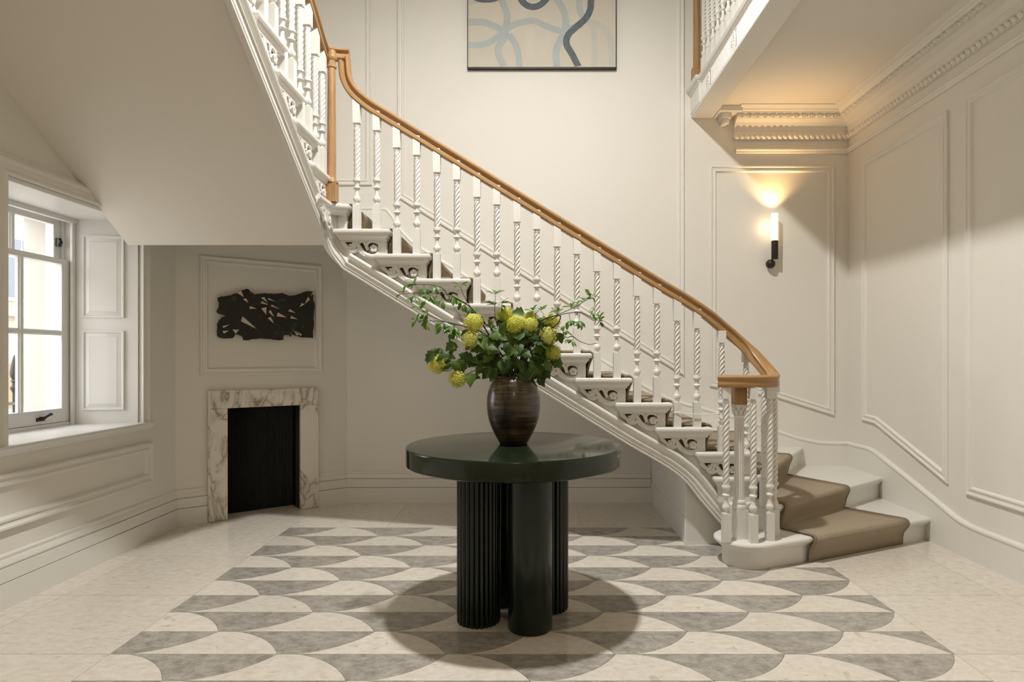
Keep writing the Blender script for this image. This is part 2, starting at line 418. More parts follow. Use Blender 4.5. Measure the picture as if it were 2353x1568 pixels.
# chamfered wall that carries the fireplace
CA = V((-2.52, 4.452, 0)); CB = V((-1.53, 5.20, 0)); CU = (CB-CA).normalized(); CN = V((CU.y, -CU.x, 0)); CLn = (CB-CA).length
def ch(s, h, z): return CA+CU*s+CN*h+V((0, 0, z))
def chbox(mb, s0, s1, h0, h1, z0, z1):
    mb.add([ch(s, h, z) for z in (z0, z1) for h in (h0, h1) for s in (s0, s1)],
           [(0, 2, 3, 1), (4, 5, 7, 6), (0, 1, 5, 4), (2, 6, 7, 3), (0, 4, 6, 2), (1, 3, 7, 5)]); return mb
F0, F1, F2, F3, FH, FT = .21, .334, .859, .988, .82, .947
wc = MB(); chbox(wc, -.1, F1, -.1, 0, 0, 2.1); chbox(wc, F2, CLn+.1, -.1, 0, 0, 2.1); chbox(wc, F1, F2, -.1, 0, FH, 2.1)
struct(wc, 'wall_left_corner', 'wall', 'angled plaster wall across the corner under the landing')

# ---- skirting boards
bp = [(0, 0), (.022, 0), (.022, .1235), (.008, .124), (.008, .1275), (.018, .128), (.018, .1945), (.007, .195), (.007, .198), (.013, .1985), (.0165, .207), (.0135, .222), (.0065, .236), (.0095, .243), (.0095, .252), (.004, .26), (0, .26)]
e1 = ch(F0-.004, 0, 0); e2 = ch(F3+.004, 0, 0)
struct(MB().run([(XL, -2.95), (CA.x, CA.y), (e1.x, e1.y)], bp), 'baseboard_left', 'trimw', 'moulded skirting board along the window wall', ang=25)
struct(MB().run([(e2.x, e2.y), (CB.x, CB.y), (.972, YB)], bp), 'baseboard_back', 'trimw', 'moulded skirting board under the stairs', ang=25)
def plate(axis, c0, c1, poly):
    mb = MB(); n = len(poly)
    f = (lambda c, a, z: (a, c, z)) if axis == 'y' else (lambda c, a, z: (c, a, z))
    mb.add([f(c0, a, z) for a, z in poly]+[f(c1, a, z) for a, z in poly], [tuple(range(n)), tuple(range(2*n-1, n-1, -1))]+[(i, (i+1) % n, (i+1) % n+n, i+n) for i in range(n)])
    return mb
def sm2(pts, k=5): return [(p.x, p.y) for p in smoothpath([(a, b, 0) for a, b in pts], k)]
capb = [(0, -.022), (.022, -.022), (.027, -.016), (.029, -.008), (.026, 0), (.016, .006), (.006, .008), (0, .008)]
rt = [(5.2, .494), (5.0, .496)]+sm2([(4.86, .499), (4.76, .482), (4.62, .445), (4.3, .353), (4.05, .28), (3.86, .222), (3.74, .203), (3.6, .199)])+[(-2.95, .197)]
br = plate('x', XR-.022, XR, [(5.2, 0)]+rt+[(-2.95, 0)])
br.sweep([(XR, y, z) for y, z in rt], [(-1, 0, 0)]*len(rt), capb)
struct(br, 'baseboard_right', 'trimw', 'skirting board rising beside the winder steps', ang=25)
bt = [(-2.5, 2.425), (-1.32, 2.425)]+sm2([(-1.2, 2.418), (-1.15, 2.36), (-1.08, 2.25), (-.98, 2.145), (-.85, 2.058)], 5)+[(.4, 1.285)]+sm2([(.75, 1.07), (1.1, .868), (1.45, .765), (1.75, .68), (1.985, .60), (2.2, .532), (2.36, .50), (2.5, .494)], 5)+[(2.6, .494)]
bb = plate('y', YB-.022, YB, bt+[(2.6, .1), (1.3, .2), (-1.0, 1.7), (-2.5, 2.1)])
bb.sweep([(x, YB, z) for x, z in bt], [(0, -1, 0)]*len(bt), capb)
struct(bb, 'baseboard_staircase', 'trimw', 'skirting board climbing the back wall with the stairs', ang=25)

# ---- panel mouldings
pm = [(0, -.005), (0, .013), (.005, .019), (.013, .019), (.019, .012), (.031, .010), (.037, .016), (.046, .016), (.052, .007), (.058, -.005)]
n_tr = [0]
def trim(O, U, N, poly, label, prof=pm):
    n_tr[0] += 1
    return struct(MB().frame(O, U, N, poly, prof), 'trim_%d' % n_tr[0], 'trimw', label, ang=28)
bO, bU, bN = (0, YB, 0), (1, 0, 0), (0, -1, 0)
trim(bO, bU, bN, [(-1.112, 2.512), (1.247, 1.04), (1.247, 5.6), (-1.112, 5.6)], 'tall wall panel moulding with a sloping base behind the balusters')
trim(bO, bU, bN, [(-2.3, 2.61), (-1.322, 2.61), (-1.322, 5.6), (-2.3, 5.6)], 'wall panel moulding above the half landing')
trim(bO, bU, bN, [(1.458, .955), (1.99, .868), (2.482, .712), (2.482, 2.772), (1.458, 2.772)], 'wall panel moulding round the lit sconce')
rO, rU, rN = (XR, 0, 0), (0, 1, 0), (-1, 0, 0)
trim(rO, rU, rN, [(3.94, .405), (4.77, .692), (4.965, .70), (4.965, 2.74), (3.94, 2.74)], 'tall panel moulding on the right wall nearest the corner')
trim(rO, rU, rN, [(1.9, .376), (3.775, .376), (3.775, 2.75), (1.9, 2.75)], 'wide panel moulding on the right wall cut by the picture edge')
trim(CA, CU, CN, [(.153, 1.063), (1.03, 1.063), (1.03, 1.93), (.153, 1.93)], 'square panel moulding round the dark metal relief')
trim((XL, 0, 0), (0, 1, 0), (1, 0, 0), [(2.4, .375), (4.155, .375), (4.155, .642), (2.4, .642)], 'long low panel moulding under the window sill', [(a*1.15, h*1.5) for a, h in pm])

# ---- upper landing slab, its ceiling and cornice
struct(MB().box(1.482, XR, 1.9, YB, 3.207, 3.34).box(XL, XR, -3, 1.9, 3.20, 3.36), 'ceiling_landing', 'ceil', 'ceiling under the upper landing lit by the sconce')
cp = [(0, 2.985), (.016, 2.985), (.018, 3.03), (.014, 3.045), (.022, 3.085), (.045, 3.115), (.085, 3.132), (.09, 3.138), (.118, 3.138), (.12, 3.158), (.130, 3.160), (.136, 3.172), (.150, 3.178), (.155, 3.186), (.172, 3.189), (.186, 3.197), (.2, 3.2), (.2, 3.21), (0, 3.21)]
CX0 = 1.655
co = MB().run([(CX0, YB), (XR, YB), (XR, 1.95)], cp)
co.box(1.49, CX0+.02, YB-.17, YB, 3.165, 3.21)
cor = struct(co, 'trim_8', 'trimw', 'layered plaster cornice with carved bands round the landing ceiling', ang=25)
# carved leaves on the cornice edge and the rope bead below it
def leafmesh():
    mb = MB(); rs = []
    for i in range(7):
        t = i/6; w = .030*math.sin(PI*(.12+.8*t))*1.0; h = -.034*t; o = .016*math.sin(PI*t)+.004
        rs.append([(-w, 0, h), (-w*.6, o*.9, h), (-w*.15, o*.5, h), (0, o, h), (w*.15, o*.5, h), (w*.6, o*.9, h), (w, 0, h)])
    mb.rings(rs, closed=False)
    mb.lathe([(.002, -.02), (.008, -.016), (.010, -.009), (.007, -.002), (.002, 0)], 8, (0, .008, 0))
    return mb.mesh('carved_leaf')
lm = leafmesh(); lm.materials.append(M['trimw'])
def beadmesh():
    mb = MB(); rs = []
    for i in range(9):
        t = i/8; a = math.sin(PI*t)**.5
        rs.append([(-.022+.044*t+.007*math.sin(q), .018*a*max(math.cos(q), -.2), .023*a*math.sin(q)) for q in [2*PI*j/10 for j in range(10)]])
    mb.rings(rs); return mb.mesh('rope_bead')
rm = beadmesh(); rm.materials.append(M['trimw'])
x = CX0+.03
while x < XR-.13:
    place('carved_leaf', lm, cor, (x, YB-.113, 3.158), rot=(0, 0, PI)); x += .062
y = YB-.15
while y > 2.0:
    place('carved_leaf', lm, cor, (XR-.113, y, 3.158), rot=(0, 0, PI/2)); y -= .062
x = CX0+.015
while x < XR-.02:
    place('rope_bead', rm, cor, (x, YB-.018, 3.008), rot=(PI, 0, 0)); x += .0445
y = YB-.04
while y > 2.0:
    place('rope_bead', rm, cor, (XR-.018, y, 3.008), rot=(PI, 0, -PI/2)); y -= .0445
rail = [(0, 2.872), (.012, 2.872), (.017, 2.88), (.017, 2.888), (.024, 2.893), (.028, 2.902), (.024, 2.909), (.006, 2.912), (0, 2.914)]
struct(MB().run([(CX0+.015, YB), (XR, YB), (XR, 1.95)], rail), 'trim_9', 'trimw', 'slim picture rail below the plaster cornice', ang=25)
# bracket that ends the cornice beside the beam
mb = MB(); rs = []
for i in range(9):
    a = i/8*PI*.55
    rs.append([(1.56+.02*s, YB-.10*math.cos(a)*(1-.1*i/8)-.0+.0, 3.165-.075*math.sin(a)+.0*s) for s in (-2.2, -1, 0, 1, 2.2)])
mb.box(1.53, 1.60, YB-.13, YB, 3.125, 3.166).box(1.545, 1.585, YB-.11, YB, 3.095, 3.126)
mb.lathe([(.004, -.035), (.022, -.028), (.028, -.01), (.02, .01)], 10, (1.565, YB-.09, 3.115))
adopt(mb.build('cornice_stop', 'trimw'), cor)

# ================================================================== the window
wn = empty('window_1', (-2.9, 3.5, WZ0), 'white painted sash window with folding shutter in the left wall', kind='structure')
WX = -2.9
mb = MB()   # box frame
mb.box(WX-.14, WX+.03, 3.935, 4.05, WZ0-.02, WZ1).box(WX-.14, WX+.03, 2.85, 2.94, WZ0-.02, WZ1).box(WX-.139, WX+.029, 2.93, 3.94, 2.062, WZ1+.01)
mb.box(WX-.139, WX+.028, 2.93, 3.94, WZ0-.02, .799)
part(mb, 'sash_box', 'winpaint', wn, bevel=.004)
part(MB().box(WX+.028, WX+.045, 3.915, 3.94, WZ0, WZ1).box(WX-.03, WX-.015, 3.915, 3.936, WZ0, WZ1), 'staff_bead', 'winpaint', wn, bevel=.003)
def sash(x, z0, z1, bars, bot, top, nm):
    p = part(MB().box(x-.02, x+.02, 3.862, 3.932, z0, z1).box(x-.02, x+.02, 2.94, 2.99, z0, z1)
             .box(x-.019, x+.019, 2.985, 3.868, z0+.001, z0+bot).box(x-.019, x+.019, 2.985, 3.868, z1-top, z1-.001), nm, 'winpaint', wn, bevel=.004)
    for y in (3.262, 3.565):
        MB().box(x-.016, x+.016, y-.011, y+.011, z0+bot, z1-top).box(x-.006, x+.008, y-.018, y+.018, z0+bot, z1-top).build('glazing_bar', 'winpaint', p, bevel=.003)
    zz = [z0+bot]+bars+[z1-top]
    for z in bars: MB().box(x-.015, x+.015, 2.98, 3.87, z-.010, z+.010).box(x-.0055, x+.0075, 2.98, 3.87, z-.016, z+.016).build('glazing_bar', 'winpaint', p, bevel=.003)
    for a, b in zip(zz, zz[1:]):
        for c, d in ((2.985, 3.26), (3.262, 3.565), (3.565, 3.866)):
            MB().box(x-.003, x+.001, c, d, a, b).build('pane', 'glass', p, smooth=False)
    return p
sash(WX, .80, 1.80, [1.345], .085, .035, 'lower_sash')
sash(WX-.05, 1.765, 2.06, [], .035, .05, 'upper_sash')
# sill board, stool and embrasure
st = MB().box(WX, XL, 2.9, 4.05, WZ0-.035, WZ0+.003)
stp = [(0, -.05), (.016, -.05), (.022, -.035), (.036, -.028), (.042, -.015), (.04, -.003), (.03, 0), (0, 0)]
st.run([(XL, 2.0), (XL, 4.14)], [(p, z+WZ0+.003) for p, z in stp])
part(st, 'window_sill', 'winpaint', wn, ang=25)
# far shutter, splayed, two raised panels
sA = V((XL+.0, 4.028, 0)); sB = V((WX+.03, 3.945, 0)); sU = (sA-sB).normalized(); sN = V((sU.y, -sU.x, 0)); sL = (sA-sB).length
def shb(mb, s0, s1, h0, h1, z0, z1):
    mb.add([sB+sU*s+sN*h+V((0, 0, z)) for z in (z0, z1) for h in (h0, h1) for s in (s0, s1)],
           [(0, 2, 3, 1), (4, 5, 7, 6), (0, 1, 5, 4), (2, 6, 7, 3), (0, 4, 6, 2), (1, 3, 7, 5)]); return mb
sh = part(shb(MB(), 0, sL, -.05, 0, WZ0, WZ1), 'shutter', 'winpaint', wn)
for z0, z1 in ((.862, 1.365), (1.445, 1.965)):
    pf = MB().frame(sB, sU, sN, [(.05, z0), (sL-.075, z0), (sL-.075, z1), (.05, z1)], [(0, -.002), (.002, .012), (.010, .012), (.018, .001), (.019, .0005), (.040, .011), (.041, .011)])
    pf.build('panel_moulding', 'winpaint', sh, ang=25)
    shb(MB(), .09, sL-.115, 0, .011, z0+.04, z1-.04).build('raised_panel', 'winpaint', sh, smooth=False)
nearsh = MB(); nearsh.add([(XL, 3.012, WZ0), (XL, 3.012, WZ1), (WX, 2.93, WZ1), (WX, 2.93, WZ0), (XL, 2.98, WZ0), (XL, 2.98, WZ1), (WX, 2.87, WZ1), (WX, 2.87, WZ0)],
     [(0, 1, 2, 3), (4, 7, 6, 5), (0, 4, 5, 1), (3, 2, 6, 7)]); part(nearsh, 'shutter', 'winpaint', wn, smooth=False)
hd = MB().box(WX+.02, XL-.001, 2.9, 4.05, WZ1-.012, WZ1+.01).box(WX+.02, WX+.05, 2.9, 4.0, WZ1-.04, WZ1).box(XL-.03, XL+.002, 2.95, 4.05, WZ1-.022, WZ1)
part(hd, 'embrasure_head', 'winpaint', wn, bevel=.003)
ar = [(0, 0), (.0, .028), (.012, .03), (.02, .024), (.045, .022), (.05, .03), (.062, .034), (.075, .03), (.085, .02), (.092, .018), (.097, .006), (.097, 0)]
aP = [(3.0, .775), (3.0, 2.072), (4.04, 2.072), (4.04, .775)]
mb = MB(); rs = []
for (y, z), (my, mz) in zip(aP, [(-1, 0), (-1, 1), (1, 1), (1, 0)]):
    rs.append([(XL+h, y+my*a, z+mz*a) for a, h in ar])
mb.rings(rs); part(mb, 'architrave', 'trimw', wn, ang=25)
# fittings
lift = MB().box(WX+.02, WX+.026, 3.66, 3.72, .822, .842).box(WX+.024, WX+.05, 3.68, 3.70, .835, .848)
lift.tube([(WX+.045, 3.69, .842), (WX+.055, 3.70, .852), (WX+.058, 3.72, .862), (WX+.052, 3.735, .858)], .008, 8)
part(lift, 'sash_lift', 'iron', wn)
part(MB().box(WX-.03, WX-.012, 3.875, 3.90, 1.88, 1.93).lathe([(.012, 0), (.012, .02), (.004, .024)], 10, (WX-.01, 3.887, 1.895)), 'sash_stop', 'iron', wn)
# outside the window: the stuccoed reveal
ext = struct(MB().box(-3.19, WX-.141, 3.955, 4.06, .3, WZ1+.2).box(-3.19, WX-.141, 2.8, 2.93, .3, WZ1+.2).box(-3.19, WX-.141, 2.9, 4.0, .70, WZ0-.02), 'trim_10', 'stucco', 'sunlit stucco reveal outside the sash window')
struct(MB().box(-30, -3.2, -15, 40, -.4, -.3), 'pavement', 'paving', 'pale pavement and street outside the window')
rl = empty('street_railing', (-4.3, 5.2, -.3), 'black iron street railing with a spear finial outside the window', 'railing')
for i in range(-6, 7):
    y = 5.235+i*.135
    sp = MB().tube([(-4.3, y, -.3), (-4.3, y, .92)], .014, 8)
    sp.lathe([(.014, .90), (.028, .93), (.030, .945), (.018, .96), (.016, .985), (.028, .995), (.018, 1.01), (.030, 1.04), (.032, 1.07), (.024, 1.13), (.010, 1.19), (.002, 1.215)], 10, (-4.3, y, 0))
    part(sp, 'railing_bar', 'iron', rl)
part(MB().box(-4.32, -4.28, 4.3, 6.2, .80, .825), 'top_rail', 'iron', rl)
part(MB().box(-4.32, -4.28, 4.3, 6.2, -.2, -.175), 'bottom_rail', 'iron', rl)
bd = empty('town_house', (-15, 17, -.3), 'sunlit stone town house across the street seen through the window', 'building')
part(MB().box(-16, -15, 8, 27, 1.0, 14), 'facade', 'stonefar', bd)
part(MB().box(-16, -14.95, 8, 27, -.3, 1.0), 'ground_storey', 'brickred', bd)
part(MB().box(-15.1, -14.75, 8, 27, 2.35, 2.6).box(-15.1, -14.6, 8, 27, 5.7, 6.0), 'string_course', 'stonefar', bd)
for i in range(6):
    for z in (2.8, 6.2, 9.4):
        y = 10.2+i*2.75
        f = part(MB().box(-15.02, -14.94, y-.6, y+.6, z, z+1.9), 'window', 'winpaint', bd)
        MB().box(-14.95, -14.93, y-.5, y-.03, z+.1, z+1.8).build('pane', 'farglass', f, smooth=False)
        MB().box(-14.95, -14.93, y+.03, y+.5, z+.1, z+1.8).build('pane', 'farglass', f, smooth=False)
# ================================================================== the staircase
YT = 3.865           # outer face of the tread ends, first flight
YS = 3.945           # string face
def XN(n): return 1.353-(n-4)*G          # nosing of tread n (first flight)
G2 = .24
def YN(m): return 3.868-(m-15)*G2        # nosing of tread m (second flight)
XS2 = -1.22
sc = empty('staircase', (0, 4.5, 0), 'white painted staircase with carved tread ends turning up two flights', 'staircase')
nose = [(-.03, -.064), (.002, -.064), (.004, -.054), (.012, -.048), (.017, -.040), (.018, -.032), (.026, -.030), (.030, -.024), (.032, -.015), (.030, -.006), (.023, 0), (-.03, 0)]
def tread(path, z, fill, side=1, name='tread'):
    """core path (moulded edge) and the plan polygon that fills the top"""
    mb = MB().run(path, [(p, q+z) for p, q in nose], side); mb.prism(fill, z-.045, z-.0007); return part(mb, name, 'stair', sc, ang=30)
I = .030
# -- first flight, straight treads 4..13
for n in range(5, 14):
    x1 = XN(n)-I; x0 = XN(n)-.345+I; z = n*R
    tread([(x0, YS+.02), (x0, YT+I), (x1, YT+I), (x1, YB)], z, [(x0, YS), (x0, YT+I+.0), (x1, YT+I), (x1, YB), (x1-.28, YB), (x1-.28, YS)])
    part(MB().box(x1-.055, x1-.001, YS-.022, YB-.02, (n-1)*R-.001, z-.06), 'riser', 'stair', sc, bevel=.002)
# tread 4 swings a little
x1 = XN(4)-I; x0 = XN(4)-.345+I
tread([(x0, YS+.02), (x0, YT+I), (x1, YT+I), (x1+.36, YB)], 4*R, [(x0, YS), (x0, YT+I), (x1, YT+I), (x1+.36, YB), (XN(5)-.05, YB), (XN(5)-.05, YS)])
rsr = MB(); rsr.prism([(x1-.055, YS-.022), (x1, YS-.022), (x1+.355, YB-.02), (x1+.3, YB-.02)], 3*R-.001, 4*R-.06); part(rsr, 'riser', 'stair', sc)
def winder(core, z, fill, zlow):
    tread(core, z, fill)
    a = core[-2]; b = core[-1]
    mb = MB().run(core[1:], [(0, zlow), (0, z-.05), (-.05, z-.05), (-.05, zlow)]); part(mb, 'riser', 'stair', sc, ang=30)
winder([(1.145, YS+.02), (1.145, 3.885), (1.355, 3.885), (2.186, YB-.02)], 3*R, [(1.145, YS), (1.145, 3.885), (1.355, 3.885), (2.186, YB-.02), (1.5, YB-.02), (1.3, YS)], 2*R-.001)
c2 = [(1.235, YS+.05), (1.235, 3.845), (1.26, 3.822), (1.42, 3.802), (1.455, 3.812), (XR-.01, 4.705)]
winder(c2, 2*R, c2+[(XR-.01, YB-.02), (1.6, YB-.02), (1.3, 4.0)], R-.001)
# curtail step
cc = V((1.2465, 3.689)); cr = .135; un = V((.912, .411)); nn = V((.411, -.912))
c1 = [(cc.x+cr*math.cos(a), cc.y+cr*math.sin(a)) for a in [math.radians(85)+(math.radians(294.3)-math.radians(85))*i/24 for i in range(25)]]
tx, ty = c1[-1]; kk = (XR-.01-tx)/un.x; c1.append((XR-.01, ty+un.y*kk))
n1 = [(p*1.5 if p > 0 else p, q) for p, q in nose]
mb = MB().run(c1, [(p, q+R) for p, q in n1]); mb.prism(c1+[(XR-.01, 4.8), (1.5, 4.05)], R-.045, R-.0007); part(mb, 'tread', 'stair', sc, ang=30)
mb = MB().run(c1, [(0, 0), (0, R-.05), (-.05, R-.05), (-.05, 0)]); part(mb, 'riser', 'stair', sc, ang=30)

# -- half landing
LZ = 14*R
lp_ = [(-1.225-I, 3.60), (-1.225-I, 3.76)]
lc = [(XS2-I, 3.62), (XS2-I, 3.79), (XS2-I+.012, 3.835), (XS2-I+.04, 3.862), (-1.17, YT+I-.012), (XN(14)-I, YT+I-.008), (XN(14)-I, YB)]
mb = MB().run(lc, [(p, q+LZ) for p, q in nose])
mb.prism([(XS2-I, 3.72)]+lc[1:]+[(XL, YB), (XL, 3.72)], LZ-.045, LZ-.0007); mb.box(XL, XN(14)-I, 3.95, YB, 2.05, LZ-.04)
part(mb, 'landing', 'stair', sc, ang=30)
part(MB().box(XN(14)-I-.055, XN(14)-I-.001, YS-.022, YB-.02, 13*R-.001, LZ-.06), 'riser', 'stair', sc, bevel=.002)

# -- second flight rising towards the viewer along the window wall
for m in range(15, 23):
    z = m*R; y1 = YN(m)-I; y0 = YN(m)-.335+I
    core = [(XL, y1), (XS2-I, y1), (XS2-I, y0), (XS2-.08, y0)]
    tread(core, z, [(XL, y1), (XS2-I, y1), (XS2-I, y0), (XS2-.08, y0), (XS2-.08, y1-.28), (XL, y1-.28)], side=-1)
    part(MB().box(XL, XS2-.058, y1-.055, y1-.001, (m-1)*R-.001, z-.06), 'riser', 'stair', sc, bevel=.002)

# -- string board, its moulding, soffits and the closed end under the stairs
def zl1(x): return 1.021-.616*x
low1 = [(.696, .597), (.813, .530), (.891, .477), (.962, .414), (1.05, .303), (1.12, .222), (1.205, .125)]
def zlow(x):
    if x <= .696: return zl1(x)
    for (a, b), (c, d) in zip(low1, low1[1:]):
        if a <= x <= c: return b+(d-b)*(x-a)/(c-a)
    return low1[-1][1]
sb = MB()
for n in range(3, 15):
    xr = (XN(n)-I-.02) if n > 3 else 1.33
    xl = XN(n+1)-I-.02 if n < 14 else -1.2
    if n == 3: xl = XN(4)-I-.02
    k = 5
    for i in range(k):
        a = xl+(xr-xl)*i/k; b = xl+(xr-xl)*(i+1)/k
        sb.add([(a, YS, zlow(a)), (b, YS, zlow(b)), (b, YS, n*R-.05), (a, YS, n*R-.05), (a, YS+.04, zlow(a)), (b, YS+.04, zlow(b)), (b, YS+.04, n*R-.05), (a, YS+.04, n*R-.05)],
               [(0, 1, 2, 3), (7, 6, 5, 4), (0, 4, 5, 1), (3, 2, 6, 7), (0, 3, 7, 4), (1, 5, 6, 2)])
def zl2(y): return 1.885+.6363*(3.868-y)
XB2 = -1.27
for m in range(14, 23):
    ya = YN(m)-I-.02 if m > 14 else 3.86; yb = YN(m+1)-I-.02
    sb.add([(XB2, ya, zl2(ya)), (XB2, yb, zl2(yb)), (XB2, yb, m*R-.05), (XB2, ya, m*R-.05), (XB2-.012, ya, zl2(ya)), (XB2-.012, yb, zl2(yb)), (XB2-.012, yb, m*R-.05), (XB2-.012, ya, m*R-.05)],
           [(0, 1, 2, 3), (7, 6, 5, 4), (0, 4, 5, 1), (3, 2, 6, 7), (0, 3, 7, 4), (1, 5, 6, 2)])
# curved corner of the string
cpl = []
for i in range(9):
    a = PI/2*i/8
    cpl.append((-1.185-.085*math.sin(a), 3.86+.085*math.cos(a)))
rs = []
for i, (x, y) in enumerate(cpl):
    t = i/8; zb = zl1(-1.185)*(1-t)+zl2(3.86)*t
    rs.append([(x, y, zb), (x, y, LZ-.05)])
sb.rings(rs, closed=False)
part(sb, 'string_board', 'stair', sc, smooth=True, ang=30)
mp_ = [(-.01, -.004), (.012, -.004), (.017, .000), (.018, .007), (.013, .011), (.010, .014), (.020, .017), (.022, .038), (.030, .043), (.031, .048), (.024, .052), (.020, .060), (.022, .072), (.030, .080), (.040, .085), (.044, .092), (.042, .101), (.034, .107), (.012, .108), (-.01, .108)]
path = []; side = []
for y in [1.9+i*.2 for i in range(10)]+[3.8]:
    path.append((XB2, y, zl2(y))); side.append((1, 0, 0))
for i, (x, y) in list(enumerate(cpl))[::-1]:
    t = i/8; e = t
    zb = zl1(-1.185)*(1-e)+zl2(3.86)*e
    path.append((x, y, zb)); a = PI/2*t; side.append((math.sin(a), -math.cos(a), 0))
# traverse from the top of flight two, round the corner and down flight one
for x in [-1.1+i*.2 for i in range(9)]+[.6]: path.append((x, YS, zl1(x))); side.append((0, -1, 0))
for p in smoothpath([(a, YS, b) for a, b in low1], 4): path.append(tuple(p)); side.append((0, -1, 0))
# outward side must be on the right of travel
part(MB().sweep(path, side, mp_), 'string_moulding', 'stair', sc, ang=32)
so = MB()
so.add([(-1.25, YS+.03, zl1(-1.25)+.03), (.98, YS+.03, zl1(.98)+.03), (.98, YB, zl1(.98)+.03), (-1.25, YB, zl1(-1.25)+.03), (-1.25, YB, 2.06), (-1.25, YS+.03, 2.06)], [(0, 1, 2, 3), (0, 3, 4, 5)])
part(so, 'soffit', 'ceil', sc, smooth=False)
s2 = MB(); ya, yb = 3.93, 1.88
z_a, z_b = 1.895, 1.895+.6363*(3.93-1.88)
s2.add([(XL, ya, z_a), (XB2-.005, ya, z_a), (XB2-.005, yb, z_b), (XL, yb, z_b), (XL, ya, 2.06), (XB2-.005, ya, 2.06)], [(0, 1, 2, 3), (0, 4, 5, 1)])
part(s2, 'soffit', 'ceil', sc, smooth=False)
# spandrel pier that closes the foot of the flight
sp = MB(); tops = [(.9755, zlow(.9755)+.04), (1.05, zlow(1.05)+.04), (1.2, zlow(1.2)+.04)]
poly = [(.9755, 0), (1.25, 0), (1.25, .12)]+tops[::-1]
n = len(poly); sp.add([(x, 4.03, z) for x, z in poly]+[(x, 4.10, z) for x, z in poly], [tuple(range(n)), tuple(range(2*n-1, n-1, -1))]+[(i, (i+1) % n, (i+1) % n+n, i+n) for i in range(n)])
sp.box(.977, 1.02, 4.06, YB, 0.001, zlow(.9755)+.04)
part(sp, 'spandrel', 'stair', sc, smooth=False, bevel=.004)
part(MB().box(.9725, .978, 4.034, YB-.0, 0, .165), 'spandrel_base', 'stair', sc, bevel=.002)

# -- carved brackets under the tread ends
def bracket(w=.235, h=.098):
    def P(u, v): return (u*w, 0, -v*h)
    mb = MB()
    def rib(pts, r, k=5):
        pp = smoothpath([P(u, v) for u, v in pts], k); n = 8; rs = []
        for i, p in enumerate(pp):
            t = (pp[min(i+1, len(pp)-1)]-pp[max(i-1, 0)]).normalized(); nv = V((-t.z, 0, t.x))
            tt = i/(len(pp)-1); rr = 1.45*(r[0]+(r[1]-r[0])*tt if isinstance(r, tuple) else r*.8)
            rs.append([p+nv*rr*math.cos(2*PI*j/n)+V((0, -1, 0))*(.006+.009*math.sin(2*PI*j/n)) for j in range(n)])
        mb.rings(rs)
    rib([(-.02, .02), (.5, .02), (1, .02)], .006)
    rib([(.02, .05), (.10, .30), (.20, .46), (.28, .40), (.27, .28), (.20, .26)], (.010, .005))
    rib([(.30, .10), (.36, .30), (.31, .55), (.22, .66), (.20, .55)], (.008, .006))
    rib([(.16, .50), (.26, .70), (.36, .66), (.42, .55)], (.006, .009))
    rib([(.38, .06), (.44, .30), (.52, .60), (.64, .88), (.80, .99), (.93, .93), (1.0, .78)], (.008, .013))
    rib([(.46, .16), (.52, .04), (.60, .10), (.66, .35), (.70, .60)], (.006, .008))
    rib([(.66, .45), (.68, .18), (.76, .05), (.88, .06), (.97, .18)], (.008, .007))
    rib([(.44, .45), (.50, .75), (.62, .98)], (.008, .004))
    # rosette
    c = P(.86, .50); mb.lathe([(.001, -.001), (.022, 0), (.023, .005), (.018, .008), (.001, .009)], 14, (0, 0, 0))
    k = 14*5
    for i in range(len(mb.v)-k, len(mb.v)):
        x, y, z = mb.v[i]; mb.v[i] = (c[0]+x, -.006-z, c[2]+y)
    for q in range(5):
        a = 2*PI*q/5+.3; b0 = len(mb.v); mb.lathe([(.001, -.006), (.010, -.003), (.011, .004), (.001, .010)], 8)
        for i in range(b0, len(mb.v)):
            x, y, z = mb.v[i]; mb.v[i] = (c[0]+x+.014*math.cos(a), -.016-z*.7, c[2]+y+.014*math.sin(a))
    me = mb.mesh('bracket', ang=60); me.materials.append(M['stair']); return me
def backing(w=.235, h=.098):  # flat dark sheet in place of the shade behind the pierced carving
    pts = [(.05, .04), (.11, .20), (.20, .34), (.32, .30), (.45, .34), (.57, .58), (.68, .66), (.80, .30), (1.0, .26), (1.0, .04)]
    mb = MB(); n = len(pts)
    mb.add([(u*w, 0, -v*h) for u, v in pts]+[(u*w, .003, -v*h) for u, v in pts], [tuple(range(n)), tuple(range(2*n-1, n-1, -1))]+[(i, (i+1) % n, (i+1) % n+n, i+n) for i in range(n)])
    me = mb.mesh('shade_patch', smooth=False); me.materials.append(M['dark']); return me
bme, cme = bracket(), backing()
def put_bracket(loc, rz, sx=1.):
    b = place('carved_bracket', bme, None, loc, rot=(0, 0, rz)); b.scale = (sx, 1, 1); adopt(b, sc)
    c = place('bracket_shade_patch', cme, b, (0, .007, 0))
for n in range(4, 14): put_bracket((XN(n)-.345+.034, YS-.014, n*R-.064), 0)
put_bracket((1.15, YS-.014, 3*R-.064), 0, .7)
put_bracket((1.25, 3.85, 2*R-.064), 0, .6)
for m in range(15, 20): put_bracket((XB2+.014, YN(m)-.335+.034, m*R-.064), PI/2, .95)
put_bracket((XB2+.03, 3.69, LZ-.064), PI/2, .6)

